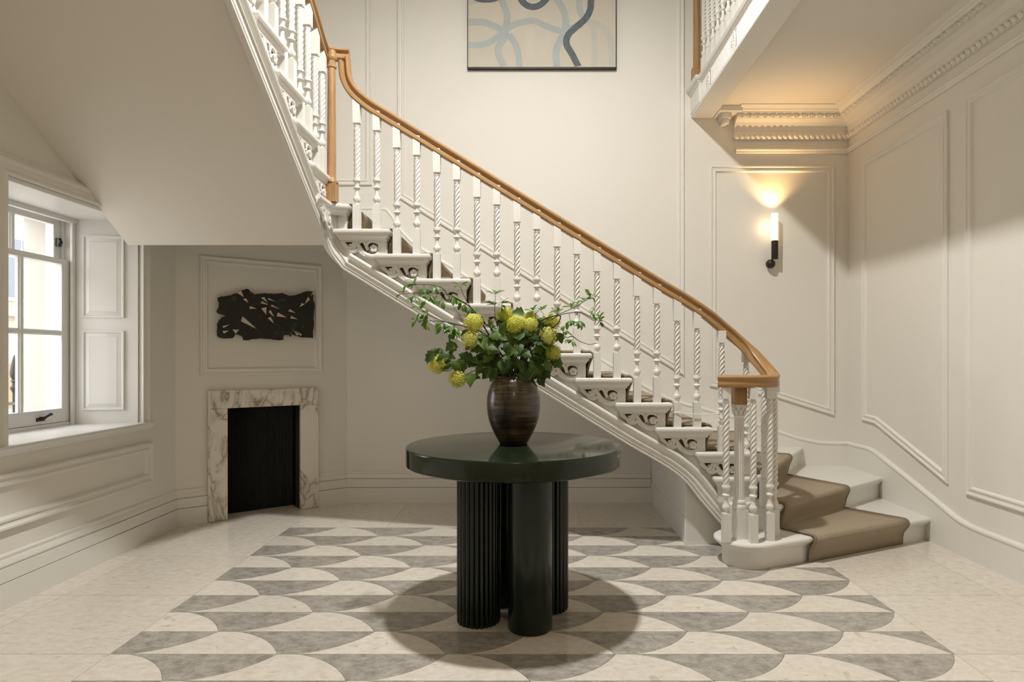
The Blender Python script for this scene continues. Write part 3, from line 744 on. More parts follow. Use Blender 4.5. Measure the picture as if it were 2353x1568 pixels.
# ================================================================== balustrade
BW = .022
def baluster_mesh(base, tw, top):
    mb = MB(); N_ = 30
    mb.box(-BW, BW, -BW, BW, -.002, base)
    z = base
    pr = [(.016, -.003), (.0165, .006), (.013, .008), (.012, .013), (.019, .022), (.0215, .032), (.0205, .042), (.015, .052), (.0115, .066), (.0105, .080), (.012, .094), (.019, .098), (.022, .104), (.019, .110), (.0135, .113), (.0125, .120), (.014, .130), (.0185, .140), (.024, .146), (.024, .154), (.0185, .157), (.0195, .161), (.017, .165)]
    rs = []; fine = [(p.x, p.y) for p in smoothpath([(a, b, 0) for a, b in pr[2:9]], 4)]; pr = pr[:2]+fine+pr[9:]
    for r, h in pr:
        sw_ = .09*max(0, 1-abs(h-.034)/.022)
        rs.append([(r*(1+sw_*math.cos(6*q+h*160))*math.cos(q), r*(1+sw_*math.cos(6*q+h*160))*math.sin(q), z+h) for q in [2*PI*j/N_ for j in range(N_)]])
    mb.rings(rs, caps=False); z += .165
    k = int(tw/.0042); rs = []
    for i in range(k+1):
        h = tw*i/k; e = min(1, i/3, (k-i)/3); rr = .0158+.0012*math.sin(PI*h/tw)
        row = []
        for j in range(N_):
            a = math.cos(10*PI*j/N_); q = 2*PI*j/N_+2*PI*h/.150
            r = rr*(1+.17*e*a)
            row.append((r*math.cos(q), r*math.sin(q), z+h))
        rs.append(row)
    mb.rings(rs, caps=False); z += tw
    mb.lathe([(.016, -.002), (.018, .002), (.018, .008), (.013, .010), (.0135, .016), (.020, .022)], 16, (0, 0, z), caps=False)
    mb.box(-BW, BW, -BW, BW, z+.02, z+top)
    me = mb.mesh('baluster', ang=40); me.materials.append(M['stair']); return me
bal = empty('stair_balustrade', (0, 3.9, 0), 'white twisted baluster rail with oak handrail up the main stairs', 'balustrade')
YR = 3.908
def zrail(x): return 2.131-.616*x
def zrail2(y): return 2.9905+.6363*(3.868-y)
BL, BS = baluster_mesh(.155, .318, .168), baluster_mesh(.155, .272, .140)
def addbal(me, x, y, z): adopt(place('baluster', me, None, (x, y, z)), bal)
for n in range(5, 14):
    addbal(BS, XN(n)-.088, YR, n*R); addbal(BL, XN(n)-.211, YR, n*R)
for m in range(15, 20):
    addbal(BS, XS2-.043, YN(m)-.088, m*R); addbal(BL, XS2-.043, YN(m)-.208, m*R)
for x, y, z, zt in ((1.17, YR, 4*R, 1.385), (1.334, 3.945, 3*R, 1.262), (1.388, 3.785, 2*R, 1.118), (1.412, 3.685, R, 1.09), (1.352, 3.60, R, 1.06), (1.243, 3.557, R, 1.06), (1.098, 3.582, R, 1.06)):
    h = zt-z; addbal(baluster_mesh(.158, h-.158-.165-.118, .094), x, y, z)
# handrail
hp = []
for i in range(28):
    pass
half = [(0, .036), (.018, .035), (.029, .031), (.0345, .024), (.034, .017), (.029, .013), (.022, .010), (.018, .003), (.019, -.005), (.0255, -.009), (.0265, -.013), (.0265, -.028), (.022, -.031), (.022, -.034), (0, -.034)]
hprof = half+[(-a, b) for a, b in half[-2:0:-1]]
rp = [(-1.232, YR-.03, 3.062), (-1.20, YR-.02, 3.062), (-1.172, YR, 3.062)]
pts = [((-1.222, 3.845, 3.060), (0, -1, 0)), ((-1.20, 3.87, 3.060), (0, -1, 0)), ((-1.185, YR, 3.060), (0, -1, 0))]
goose = smoothpath([(-1.168, YR, 3.048), (-1.163, YR, 2.985), (-1.155, YR, 2.925), (-1.125, YR, 2.86), (-1.075, YR, 2.805), (-1.0, YR, zrail(-1.0)), (-.9, YR, zrail(-.9))], 5)
main = [(-.9+i*.18, YR, zrail(-.9+i*.18)) for i in range(1, 10)]
lower = smoothpath([(.80, YR, zrail(.80)), (.95, YR, zrail(.95)+.004), (1.08, YR, 1.462), (1.17, YR+.006, 1.388), (1.26, YR+.006, 1.312), (1.335, 3.885, 1.235), (1.375, 3.82, 1.165), (1.395, 3.755, 1.115), (1.402, 3.69, 1.08), (1.385, 3.63, 1.063), (1.345, 3.59, 1.06), (1.29, 3.568, 1.06), (1.22, 3.56, 1.06), (1.15, 3.565, 1.06), (1.09, 3.58, 1.06), (1.06, 3.595, 1.06)], 5)
P3 = [V(p) for p in goose]+[V(p) for p in main]+list(lower)
sd = []
for i, p in enumerate(P3):
    t = P3[min(i+1, len(P3)-1)]-P3[max(i-1, 0)]
    sd.append((0, -1, 0) if i < len(goose)+len(main) else (t.y, -t.x, 0))
halfv = [(0, .036), (.018, .035), (.030, .031), (.0355, .025), (.035, .019), (.032, .016), (.0295, .010), (.028, .003), (.0275, -.005), (.028, -.009), (.0285, -.013), (.0285, -.028), (.026, -.031), (.025, -.034), (0, -.034)]
hprofv = halfv+[(-a, b) for a, b in halfv[-2:0:-1]]
def railprof(i):
    k = min(1, max(0, (i-(len(P3)-62))/22)); return [(a*(1-k)+c*k, b*(1-k)+d*k) for (a, b), (c, d) in zip(hprof, hprofv)]
hr = MB().sweep(P3, sd, railprof)
part(hr, 'handrail', 'wood', bal, ang=40)
# level easing into the oak newel, mitred
jn = MB(); jp = [V((-1.152, YR-.0, 3.062)), V((-1.20, YR-.02, 3.062)), V((-1.232, 3.86, 3.058)), V((-1.262, 3.80, 3.058))]
def lsweep(pp):
    mb = MB(); s_ = []
    for i in range(len(pp)):
        t = pp[min(i+1, len(pp)-1)]-pp[max(i-1, 0)]; s_.append((t.y, -t.x, 0))
    return mb.sweep(pp, s_, hprof)
part(lsweep([V((-1.252, YR-.03, 3.065)), V((-1.20, YR-.008, 3.065)), V((-1.135, YR, 3.065))]), 'handrail', 'wood', bal, ang=40)
f2 = [(XS2-.043, y, zrail2(y)) for y in (1.9, 2.4, 2.9, 3.3, 3.6, 3.74)]+[(XS2-.043, 3.81, zrail2(3.81)+.008), (XS2-.043, 3.88, zrail2(3.88)+.04)]
part(lsweep([V(p) for p in f2]), 'handrail', 'wood', bal, ang=40)
# oak newel on the landing
nw = MB().box(-.033, .033, -.033, .033, 0, .122)
nw.lathe([(.040, .118), (.038, .126), (.030, .134), (.026, .150), (.0265, .30), (.0225, .80), (.0225, .812), (.029, .818), (.029, .830), (.023, .834), (.0235, .858), (.031, .866), (.034, .876), (.033, .884), (.026, .888), (.026, .92)], 20)
o = nw.build('newel_post', 'newelwood', ang=35); o.location = (-1.222, 3.835, LZ); adopt(o, bal)
o['label'] = 'turned oak newel post'
# fluted newel on the curtail step
fn = MB().box(-.042, .042, -.042, .042, -.002, .165); N_ = 96
fn.lathe([(.040, .163), (.042, .17), (.044, .182), (.040, .192), (.036, .197), (.038, .204), (.039, .212), (.034, .22), (.029, .224)], 24, caps=False)
rs = []
for i in range(13):
    t = i/12; z = .222+t*.475; r = .0300-.0030*t; e = min(1, i*1.0, (12-i)*1.0)
    rs.append([(r*(1-.17*e*max(0, math.cos(12*q))**.6)*math.cos(q), r*(1-.17*e*max(0, math.cos(12*q))**.6)*math.sin(q), z) for q in [2*PI*j/N_ for j in range(N_)]])
fn.rings(rs, caps=False)
fn.lathe([(.027, .695), (.031, .70), (.031, .708), (.026, .712), (.028, .73), (.031, .75), (.038, .768), (.040, .772)], 24)
for ring, (zz, rr, hh) in enumerate(((.712, .027, .03), (.735, .029, .034))):
    for q in range(8):
        a = 2*PI*(q+.5*ring)/8
        fn.tube([(math.cos(a)*rr, math.sin(a)*rr, zz), (math.cos(a)*(rr+.006), math.sin(a)*(rr+.006), zz+hh*.6), (math.cos(a)*(rr+.013), math.sin(a)*(rr+.013), zz+hh), (math.cos(a)*(rr+.015), math.sin(a)*(rr+.015), zz+hh-.008)], [.008, .008, .006, .003], 6)
o = fn.build('newel_post', 'stair', ang=40); o.location = (1.196, 3.655, R); adopt(o, bal); o['label'] = 'white fluted newel with leaf capital'
o = MB().box(1.196-.036, 1.196+.036, 3.655-.036, 3.655+.036, R+.770, 1.05).build('newel_cap', 'newelwood', bevel=.003); adopt(o, bal)
o = MB().prism([(1.085, 3.59), (1.34, 3.60), (1.38, 3.66), (1.37, 3.70), (1.16, 3.70), (1.10, 3.65)], 1.045, 1.085).build('handrail_scroll', 'newelwood', bevel=.006); adopt(o, bal)

# ================================================================== carpet runner
cz = .011
steps = []   # (left base, right base, z) at the riser of each step, plan points
rb = {1: ((1.61, 3.695), (2.36, 4.055)), 2: ((1.505, 3.842), (2.13, 4.335)), 3: ((1.43, 3.99), (1.895, 4.73)), 4: ((XN(4)-I+.02, 3.955), (XN(4)-I+.262, 4.86))}
for n in range(5, 15): rb[n] = ((XN(n)-I, 3.955), (XN(n)-I, 4.87))
Lp, Rp = [], []
def out(n):
    a, b = V(rb[n][0]), V(rb[n][1]); d = (b-a).normalized(); return V((d.y, -d.x))
for n in range(1, 15):
    o_ = out(n); ov = .03*(1.5 if n == 1 else 1)
    zb = (n-1)*R; zt = n*R
    for lst, k in ((Lp, 0), (Rp, 1)):
        p = V(rb[n][k])
        for off, z in ((.012, zb+(.001 if n == 1 else cz)), (.013, zb+.045), (.020, zt-.075), (ov+.008, zt-.03), (ov+.013, zt-.014), (ov+.008, zt+.004), (ov-.006, zt+cz), (ov-.03, zt+cz)):
            q = p+o_*off; lst.append(V((q.x, q.y, z)))
for lst, k in ((Lp, 0), (Rp, 1)): lst.append(V((XN(14)-I-.5, 3.955 if k == 0 else 4.87, LZ+cz)))
mb = MB(); rows = []; Lc = [0]; K = 8
for i, (a, b) in enumerate(zip(Lp, Rp)):
    rows.append([a.lerp(b, j/K) for j in range(K+1)])
    if i: Lc.append(Lc[-1]+((Lp[i]+Rp[i])/2-(Lp[i-1]+Rp[i-1])/2).length)
for i in range(len(rows)-1):
    for j in range(K):
        b0 = len(mb.f); bv = len(mb.v)
        mb.v += [tuple(rows[i][j]), tuple(rows[i][j+1]), tuple(rows[i+1][j+1]), tuple(rows[i+1][j])]
        mb.uv[b0] = [(j/K*.8, Lc[i]), ((j+1)/K*.8, Lc[i]), ((j+1)/K*.8, Lc[i+1]), (j/K*.8, Lc[i+1])]
        mb.f.append((bv, bv+1, bv+2, bv+3))
run_ = empty('stair_runner', (1.9, 3.9, 0), 'brown ribbed sisal carpet runner climbing the white stairs', 'carpet')
me = bpy.data.meshes.new('carpet'); me.from_pydata(mb.v, [], mb.f); ul = me.uv_layers.new(name='UVMap')
for p in me.polygons:
    for li, uu in zip(p.loop_indices, mb.uv[p.index]): ul.data[li].uv = uu
bm = bmesh.new(); bm.from_mesh(me); bmesh.ops.remove_doubles(bm, verts=bm.verts, dist=.0005); bm.to_mesh(me); bm.free()
me.shade_smooth(); me.materials.append(M['carpet'])
o = adopt(place('carpet', me), run_); md = o.modifiers.new('thick', 'SOLIDIFY'); md.thickness = .009; md.offset = 0
for lst in (Lp, Rp): part(MB().tube(lst, .0085, 6), 'carpet_binding', 'binding', run_, ang=60)

# thin cord tied between balusters
cd = smoothpath([(.845, 3.90, 5.0*R+.085), (.90, 3.878, .857), (.97, 3.874, .847), (1.06, 3.874, .845), (1.14, 3.876, .849), (1.19, 3.885, .853), (1.20, 3.91, .853), (1.17, 3.935, .853), (1.143, 3.91, .850), (1.15, 3.88, .847)], 6)
tag(MB().tube(cd, .0032, 6).build('cord', 'cord'), 'thin white cord tied across two balusters near the foot of the stairs', 'cord')

# ================================================================== upper landing balcony
bc = empty('landing_balcony', (1.35, 4.5, 3.165), 'white fluted balcony edge with oval medallions and twisted balusters overhead', 'balcony')
part(MB().box(1.305, 1.485, 1.9, YB, 3.165, 3.20), 'beam_soffit', 'stair', bc, bevel=.006)
fa = MB().box(1.325, 1.48, 1.9, YB, 3.19, 3.36)
y = 1.95
while y < 5.14:
    skip = any(abs(y-c) < .055 for c in (4.736, 4.145, 3.555, 2.965))
    if not skip:
        fa.add([(1.326, y-.011, 3.20), (1.319, y-.006, 3.20), (1.319, y+.006, 3.20), (1.326, y+.011, 3.20), (1.326, y-.011, 3.335), (1.319, y-.006, 3.335), (1.319, y+.006, 3.335), (1.326, y+.011, 3.335)], [(0, 1, 5, 4), (1, 2, 6, 5), (2, 3, 7, 6), (4, 5, 6, 7), (0, 3, 2, 1)])
    y += .028
part(fa, 'fluted_fascia', 'stair', bc, smooth=False)
tm = [(-.05, 3.335), (.0, 3.335), (.004, 3.345), (.012, 3.35), (.014, 3.358), (.024, 3.362), (.03, 3.372), (.034, 3.380), (.034, 3.388), (.028, 3.393), (-.15, 3.393)]
part(MB().run([(1.322, 1.9), (1.322, 4.93), (1.295, 4.93), (1.295, YB)], tm, side=-1), 'edge_moulding', 'stair', bc, ang=25)
part(MB().box(1.30, 1.33, 4.93, YB, 3.19, 3.34), 'corner_pilaster', 'stair', bc, bevel=.006)
def medal():
    mb = MB(); rs = []
    for rr, hh in ((1, 0), (1, .006), (.96, .010), (.88, .010), (.84, .004), (.55, .004), (.5, .009), (.3, .011), (.05, .012)):
        rs.append([(-hh, .042*rr*math.cos(q), .073*rr*math.sin(q)) for q in [2*PI*j/28 for j in range(28)]])
    mb.rings(rs)
    for q in range(14):
        a = 2*PI*q/14; mb.tube([(-.006, .02*math.cos(a), .036*math.sin(a)), (-.010, .028*math.cos(a), .05*math.sin(a)), (-.006, .035*math.cos(a), .06*math.sin(a))], [.003, .0045, .003], 6)
    me = mb.mesh('medallion', ang=35); me.materials.append(M['stair']); return me
mm_ = medal()
for y in (4.736, 4.145, 3.555, 2.965): adopt(place('medallion', mm_, None, (1.322, y, 3.266)), bc)
BB = baluster_mesh(.155, .36, .16)
for i in range(14): adopt(place('baluster', BB, None, (1.345, 4.95-i*.123, 3.393)), bc)
nw2 = MB().box(-.036, .036, -.036, .036, 0, .13).lathe([(.040, .128), (.036, .138), (.028, .15), (.0275, .5), (.024, .85), (.03, .87), (.03, .9)], 20)
o = nw2.build('newel_post', 'newelwood'); o.location = (1.325, 5.10, 3.393); adopt(o, bc); o['label'] = 'turned oak newel post'
part(lsweep([V((1.345, 1.9, 4.24)), V((1.345, 3.5, 4.24)), V((1.345, 5.12, 4.24))]), 'handrail', 'wood', bc, ang=40)
# ================================================================== fireplace
fp = empty('fireplace', ch(.6, 0, 0), 'white veined marble fireplace with a black firebox in the angled corner', 'fireplace')
o = chbox(MB(), F0, F1, -.02, .028, 0, FT-.127); o = part(o, 'jamb', 'marble', fp, bevel=.006)
o = part(chbox(MB(), F2, F3, -.02, .028, 0, FT-.127), 'jamb', 'marble', fp, bevel=.006)
o = part(chbox(MB(), F0, F3, -.02, .028, FT-.127, FT), 'lintel', 'marble', fp, bevel=.006)
mb = MB(); chbox(mb, F0-.008, F0+.008, -.01, .036, 0.001, FT+.006); chbox(mb, F3-.008, F3+.008, -.01, .036, 0.001, FT+.006); chbox(mb, F0+.008, F3-.008, -.01, .036, FT-.006, FT+.006)
part(mb, 'outer_bead', 'marble', fp, bevel=.004)
M['black'] = mat('firebox_black', (.006, .006, .006), .5)
mb = MB(); chbox(mb, F1-.03, F1, -.2, -.01, 0, FH+.03); chbox(mb, F2, F2+.03, -.2, -.01, 0, FH+.03); chbox(mb, F1, F2, -.2, -.01, FH, FH+.03)
part(mb, 'firebox', 'black', fp, smooth=False)
mb = MB(); nr = 42; pts = []
for i in range(nr*4+1):
    s = F1+(F2-F1)*i/(nr*4); pts.append((s, -.175+.006*abs(math.sin(PI*i/4))))
mb.rings([[ch(s, h, z) for s, h in pts] for z in (.0, FH+.02)], closed=False)
part(mb, 'reeded_back', 'black', fp, ang=30)

# ================================================================== metal relief
def chpix(px, py):
    r = (px-1224)/1450; s = (r*CA.y-CA.x)/(CU.x-r*CU.y); yy = CA.y+CU.y*s
    return s, 1.2+(820-py)*yy/1450
def rp5(c): return chpix(450+c[0]/7.126, 620+c[1]/7.126)
OUT = [(345, 460), (400, 445), (470, 440), (530, 430), (590, 408), (640, 395), (720, 355), (800, 325), (840, 325), (880, 370), (940, 410), (1020, 402), (1100, 395), (1250, 400), (1330, 398), (1390, 390), (1450, 415), (1510, 432), (1600, 425), (1700, 390), (1790, 360), (1850, 355), (1905, 362), (1898, 480), (1925, 610), (1905, 750), (1912, 900), (1898, 1000), (1895, 1120), (1790, 1115), (1700, 1105), (1610, 1085), (1560, 1060), (1545, 1040), (1515, 1000), (1545, 1085), (1525, 1098), (1500, 1075), (1430, 1070), (1413, 1090), (1413, 1150), (1350, 1162), (1260, 1145), (1200, 1140), (1050, 1130), (900, 1140), (830, 1160), (760, 1155), (745, 1095), (690, 1065), (625, 1065), (590, 1125), (450, 1130), (360, 1110), (335, 1070), (340, 900), (370, 830), (420, 785), (490, 752), (410, 740), (340, 715), (330, 680), (365, 600), (365, 545), (345, 510)]
pl = []
for i in range(len(OUT)):
    a, b = rp5(OUT[i]), rp5(OUT[(i+1) % len(OUT)])
    for k in range(3):
        t = k/3; pl.append((a[0]+(b[0]-a[0])*t+random.uniform(-.002, .002), a[1]+(b[1]-a[1])*t+random.uniform(-.002, .002)))
ar_ = empty('wall_relief', ch(.6, .03, 1.5), 'dark ragged metal relief with pale triangular shards above the fireplace', 'artwork')
n = len(pl); mb = MB()
mb.add([ch(s, .022, z) for s, z in pl]+[ch(s, .038, z) for s, z in pl], [tuple(range(n)), tuple(range(2*n-1, n-1, -1))]+[(i, (i+1) % n, (i+1) % n+n, i+n) for i in range(n)])
part(mb, 'metal_sheet', 'sculpt', ar_, smooth=False)
part(chbox(MB(), .5, .7, 0, .023, 1.42, 1.60), 'mount', 'iron', ar_)
TRI = [((650, 388), (722, 358), (768, 457)), ((748, 487), (805, 480), (840, 550)), ((1046, 466), (1092, 455), (1160, 553)), ((1155, 470), (1160, 497), (1290, 530)), ((1058, 520), (1042, 558), (1168, 583)), ((1220, 577), (1202, 603), (1345, 650)), ((860, 604), (860, 648), (977, 643)), ((1045, 637), (1130, 622), (1127, 738)), ((1198, 670), (1166, 695), (1258, 777)), ((1315, 705), (1298, 770), (1465, 785)), ((1200, 782), (1152, 800), (1256, 883)), ((742, 770), (718, 850), (975, 972)), ((415, 930), (435, 958), (540, 900)), ((415, 1010), (445, 1048), (522, 998)), ((580, 985), (688, 985), (632, 1055)), ((1515, 653), (1485, 683), (1608, 716)), ((1533, 760), (1527, 803), (1643, 818)), ((1808, 455), (1840, 497), (1760, 565)), ((1705, 555), (1755, 573), (1675, 618)), ((1885, 370), (1908, 392), (1860, 435)), ((1578, 992), (1660, 1070), (1630, 1085)), ((1620, 1008), (1708, 1065), (1690, 1090))]
for t in TRI:
    q = [rp5(p) for p in t]; mb = MB()
    mb.add([ch(s, .037, z) for s, z in q]+[ch(s, .045-.004*(i == 2), z) for i, (s, z) in enumerate(q)], [(0, 1, 2), (5, 4, 3), (0, 3, 4, 1), (1, 4, 5, 2), (2, 5, 3, 0)])
    part(mb, 'shard', 'shard', ar_, smooth=False)

# ================================================================== painting
PY = 5.16
def pp(c): return (((1050+c[0]/5.8825)-1224)*PY/1450, 1.2+(820-c[1]/5.8825)*PY/1450)
pa = empty('painting', (.075, YB, 3.54), 'pale canvas with looping slate and blue ribbons hung high on the back wall', 'painting')
cx0, cz0 = pp((152, 905)); cx1, _ = pp((2145, 905)); czt = cz0+1.5
part(MB().box(cx0, cx1, PY, YB-.012, cz0, czt), 'canvas', 'canvas', pa, smooth=False)
part(MB().box(cx0-.004, cx1+.004, PY+.004, YB-.002, cz0-.011, cz0).box(cx0-.006, cx0, PY+.004, YB-.002, cz0-.011, czt).box(cx1, cx1+.006, PY+.004, YB-.002, cz0-.011, czt).box(cx0-.006, cx1+.006, PY+.004, YB-.002, czt, czt+.02), 'tray_frame', 'edge', pa, smooth=False)
lay = [0]
def stroke(pts, w, m):
    lay[0] += 1; yy = PY-.00008*lay[0]
    sp_ = smoothpath([(c[0], c[1], 0) for c in pts], 8); Lv, Rv = [], []
    for i, p in enumerate(sp_):
        t = (sp_[min(i+1, len(sp_)-1)]-sp_[max(i-1, 0)]).normalized(); nv = V((-t.y, t.x, 0))
        for lst, sg in ((Lv, 1), (Rv, -1)):
            q = p+nv*sg*w/2; q.x = min(max(q.x, 156), 2141); q.y = min(q.y, 901); a = pp((q.x, q.y)); lst.append((a[0], yy, a[1]))
    mb = MB(); mb.rings([[a, b] for a, b in zip(Lv, Rv)], closed=False)
    part(mb, 'brush_stroke', m, pa, smooth=False)
stroke([(1750, 300), (1900, 330), (2040, 450), (2090, 650), (2095, 905)], 85, 'strokefaint')
stroke([(1840, 340), (1862, 600), (1850, 905)], 80, 'strokefaint')
stroke([(1000, 380), (985, 480), (960, 600), (985, 700), (1010, 760)], 110, 'strokecream')
stroke([(1250, 460), (1200, 620), (1150, 760)], 90, 'strokecream')
stroke([(840, 300), (900, 180), (960, 120)], 90, 'strokecream')
stroke([(500, 160), (520, 290), (640, 420), (760, 420), (820, 330)], 45, 'strokecream')
stroke([(150, 300), (340, 300), (500, 350), (640, 440), (650, 500), (560, 640), (570, 760), (640, 905)], 95, 'strokepale')
stroke([(150, 605), (330, 605), (480, 550), (620, 440), (760, 340), (930, 290), (1050, 285), (1200, 350), (1380, 410), (1560, 380), (1700, 330)], 85, 'strokepale')
stroke([(700, 470), (790, 600), (830, 750), (845, 905)], 88, 'strokepale')
stroke([(480, -200), (580, -40), (650, 110), (680, 220), (665, 370)], 92, 'strokepale')
stroke([(1250, -220), (1330, -40), (1430, 120), (1475, 300), (1430, 480), (1350, 650), (1340, 780), (1350, 905)], 95, 'strokepale')
stroke([(1640, -300), (1650, -40), (1665, 150), (1730, 260)], 85, 'strokepale')
stroke([(150, 40), (260, 0), (330, -80)], 80, 'strokefaint')
stroke([(1780, -420), (1830, -200), (1812, 10), (1800, 130), (1735, 255), (1600, 375), (1500, 480), (1482, 600), (1560, 740), (1642, 905)], 88, 'strokedark')
stroke([(780, -260), (850, -40), (930, 62), (1035, 95), (1140, 55), (1240, -60), (1330, -260)], 86, 'strokedark')
stroke([(170, -120), (260, -20), (400, 2), (540, -25), (640, -140)], 70, 'strokedark')

# ================================================================== wall sconce
sk = empty('wall_sconce', (1.96, YB, 1.96), 'lit wall sconce with ribbed glass tube and dark bronze ball mount', 'lamp')
bx, by = 1.966, 5.125
part(MB().lathe([(.001, -.038)]+[(.038*math.cos(a), .038*math.sin(a)) for a in [-PI/2+PI*i/12 for i in range(1, 12)]]+[(.001, .038)], 24, (1.943, 5.155, 1.958)), 'ball_mount', 'bronze', sk, ang=60)
part(MB().lathe([(.03, 0), (.03, .006)], 24, (0, 0, 0)).lathe([(.001, 0), (.026, .001), (.0265, .004), (.0265, .138), (.022, .142), (.022, .146)], 28, (bx, by, 1.992)) if False else MB().lathe([(.001, 0), (.025, .001), (.0265, .004), (.0265, .138), (.0265, .142), (.02, .146)], 28, (bx, by, 1.992)), 'lamp_holder', 'bronze', sk)
M['brass'] = mat('brass_collar', (.45, .25, .07), .3, metal=.9)
part(MB().lathe([(.0262, .0), (.0272, .002), (.0272, .006), (.02, .008)], 28, (bx, by, 2.136)), 'collar', 'brass', sk)
gl = MB(); rs = []; NN = 72
prof_ = [(1, .0), (1, .215), (.98, .22), (.86, .22), (.84, .21), (.84, .004)]
for k_, h_ in prof_:
    rs.append([(bx+.0272*k_*(1+.03*math.cos(18*q))*math.cos(q), by+.0272*k_*(1+.03*math.cos(18*q))*math.sin(q), 2.144+h_) for q in [2*PI*j/NN for j in range(NN)]])
gl.rings(rs, caps=False); part(gl, 'glass_tube', 'lampglass', sk, ang=50)
SL = light('sconce_light', 'SPOT', (bx, by, 2.356), 19, (1, .60, .26), spot_size=math.radians(112), spot_blend=1, shadow_soft_size=.015); SL.rotation_euler = (PI+.16, 0, 0)
light('sconce_glow', 'POINT', (bx-.037, by+.008, 2.262), .26, (1, .72, .40), shadow_soft_size=.02)

# ================================================================== table
tb = empty('round_table', (-.087, 2.944, 0), 'glossy dark green round table on four clustered columns', 'table')
TC = (-.087, 2.944); TR = .4965; TZ = .792
tp = MB().lathe([(.001, .707), (TR-.006, .707), (TR, .712), (TR, .784), (TR-.001, .788), (TR-.004, .7915), (TR-.008, .792), (.001, .792)], 128, (TC[0], TC[1], 0))
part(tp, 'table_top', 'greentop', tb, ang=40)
def col_(x, y, reeded):
    mb = MB()
    if not reeded: mb.lathe([(.001, 0), (.096, .001), (.098, .004), (.098, .708)], 64, (x, y, 0))
    else:
        nr_ = 26; seg = 8; q_ = [2*PI*j/(nr_*seg) for j in range(nr_*seg)]
        rs = [[(x+r*math.cos(q), y+r*math.sin(q), z) for q in q_ for r in [k*(.0905+.0085*abs(math.sin(nr_*q/2))**.8)]] for z, k in ((0, .97), (.003, 1), (.708, 1))]
        mb.rings(rs)
    o = part(mb, 'column', 'green', tb, ang=32 if reeded else 40); o['label'] = 'reeded column' if reeded else 'smooth column'
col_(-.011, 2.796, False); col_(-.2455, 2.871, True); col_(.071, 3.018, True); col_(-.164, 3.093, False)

# ================================================================== vase
VC = (-.090, 2.963)
vs = MB(); pr_ = [(.001, 0), (.062, 0), (.066, .003), (.075, .020), (.088, .044), (.100, .068), (.110, .093), (.1185, .120), (.1238, .150), (.1258, .186), (.1245, .215), (.1195, .245), (.111, .270), (.099, .293), (.087, .307), (.076, .315), (.070, .3165), (.066, .312), (.066, .300), (.08, .28), (.09, .25)]
pp_ = [(r+(.0009*math.sin(z*420) if .07 < z < .24 else 0), z) for r, z in [((a[0]+(b[0]-a[0])*t), (a[1]+(b[1]-a[1])*t)) for a, b in zip(pr_, pr_[1:]) for t in (0, .25, .5, .75)]]+[pr_[-1]]
o = vs.lathe(pp_, 56, caps=False).build('vase', 'vase', ang=60); o.location = (*VC, TZ)
tag(o, 'rounded dark bronze glazed vase with horizontal ridges on the green table', 'vase')

# ================================================================== flowers
def leaf_mesh(name, xs, ws, m, fold, droop, stalk=.0):
    mb = MB(); rows = []
    for x, w in zip(xs, ws):
        z = -droop*x*x
        rows.append([(x, w, z+fold*w), (x, w*.5, z+fold*w*.42-.004), (x, 0, z), (x, -w*.5, z+fold*w*.42-.004), (x, -w, z+fold*w)])
    mb.rings(rows, closed=False)
    if stalk:
        mb.add([(-stalk, -.012, .02), (-stalk, .012, .02), (0.05, .012, 0.004), (0.05, -.012, 0.004)], [(0, 1, 2, 3)])
    me = mb.mesh(name, ang=70); me.materials.append(m); return me
big = [leaf_mesh('leaf', [0, .06, .16, .28, .36, .44, .56, .64, .74, .86, 1], [.02, .17, .34, .47, .33, .36, .43, .26, .22, .11, .0], M['leafbig'], .35, .30, .35),
       leaf_mesh('leaf', [0, .08, .2, .3, .38, .5, .6, .68, .8, .9, 1], [.02, .22, .36, .43, .30, .40, .36, .22, .19, .09, .0], M['leafbig'], -.28, .5, .3)]
small = [leaf_mesh('leaf', [0, .2, .45, .68, .86, 1], [.02, .09, .19, .24, .17, .0], M['leafsmall'], .4, .25, .1),
         leaf_mesh('leaf', [0, .2, .45, .68, .86, 1], [.02, .10, .21, .25, .16, .0], M['leafsmall'], .25, .5, .1)]
def bloom():
    mb = MB(); rnd = random.Random(3); n = 240
    for i in range(n):
        z = 1-2*(i+.5)/n; a = i*2.39996; r = math.sqrt(1-z*z)
        d = V((r*math.cos(a), r*math.sin(a), z)); rad = rnd.uniform(.80, 1.06); c = d*rad
        u = d.orthogonal().normalized(); v = d.cross(u); ph = rnd.uniform(0, 6)
        b0 = len(mb.v); mb.v.append(tuple(c-d*.05))
        for k in range(5):
            q = ph+2*PI*k/5; e = (u*math.cos(q)+v*math.sin(q)); f = (u*math.cos(q+.5)+v*math.sin(q+.5)); g = (u*math.cos(q-.5)+v*math.sin(q-.5))
            lift_ = rnd.uniform(-.06, .10); b1 = len(mb.v)
            mb.v += [tuple(c+f*.095+d*lift_*.5), tuple(c+e*.165+d*lift_), tuple(c+g*.095+d*lift_*.5)]
            mb.f += [(b0, b1+2, b1+1), (b0, b1+1, b1)]
    b0 = len(mb.v); mb.lathe([(.01, -.70)]+[(.74*math.cos(t), .74*math.sin(t)) for t in [-PI/2+PI*i/8 for i in range(1, 8)]]+[(.01, .70)], 12)
    me = mb.mesh('flower_head', ang=180); me.materials.append(M['bloom']); return me
BM = bloom()
def fq(cx, cy, dy): # photograph crop position and depth offset from the vase
    yy = VC[1]+dy; return V(((900+cx/3.484-1224)*yy/1450, yy, 1.2-(600+cy/3.484-820)*yy/1450))
rnd = random.Random(11)
def aim(d, nrm):
    d = d.normalized(); y_ = nrm.cross(d)
    if y_.length < 1e-4: y_ = d.orthogonal()
    y_.normalize(); z_ = d.cross(y_); return Matrix((d, y_, z_)).transposed().to_4x4()
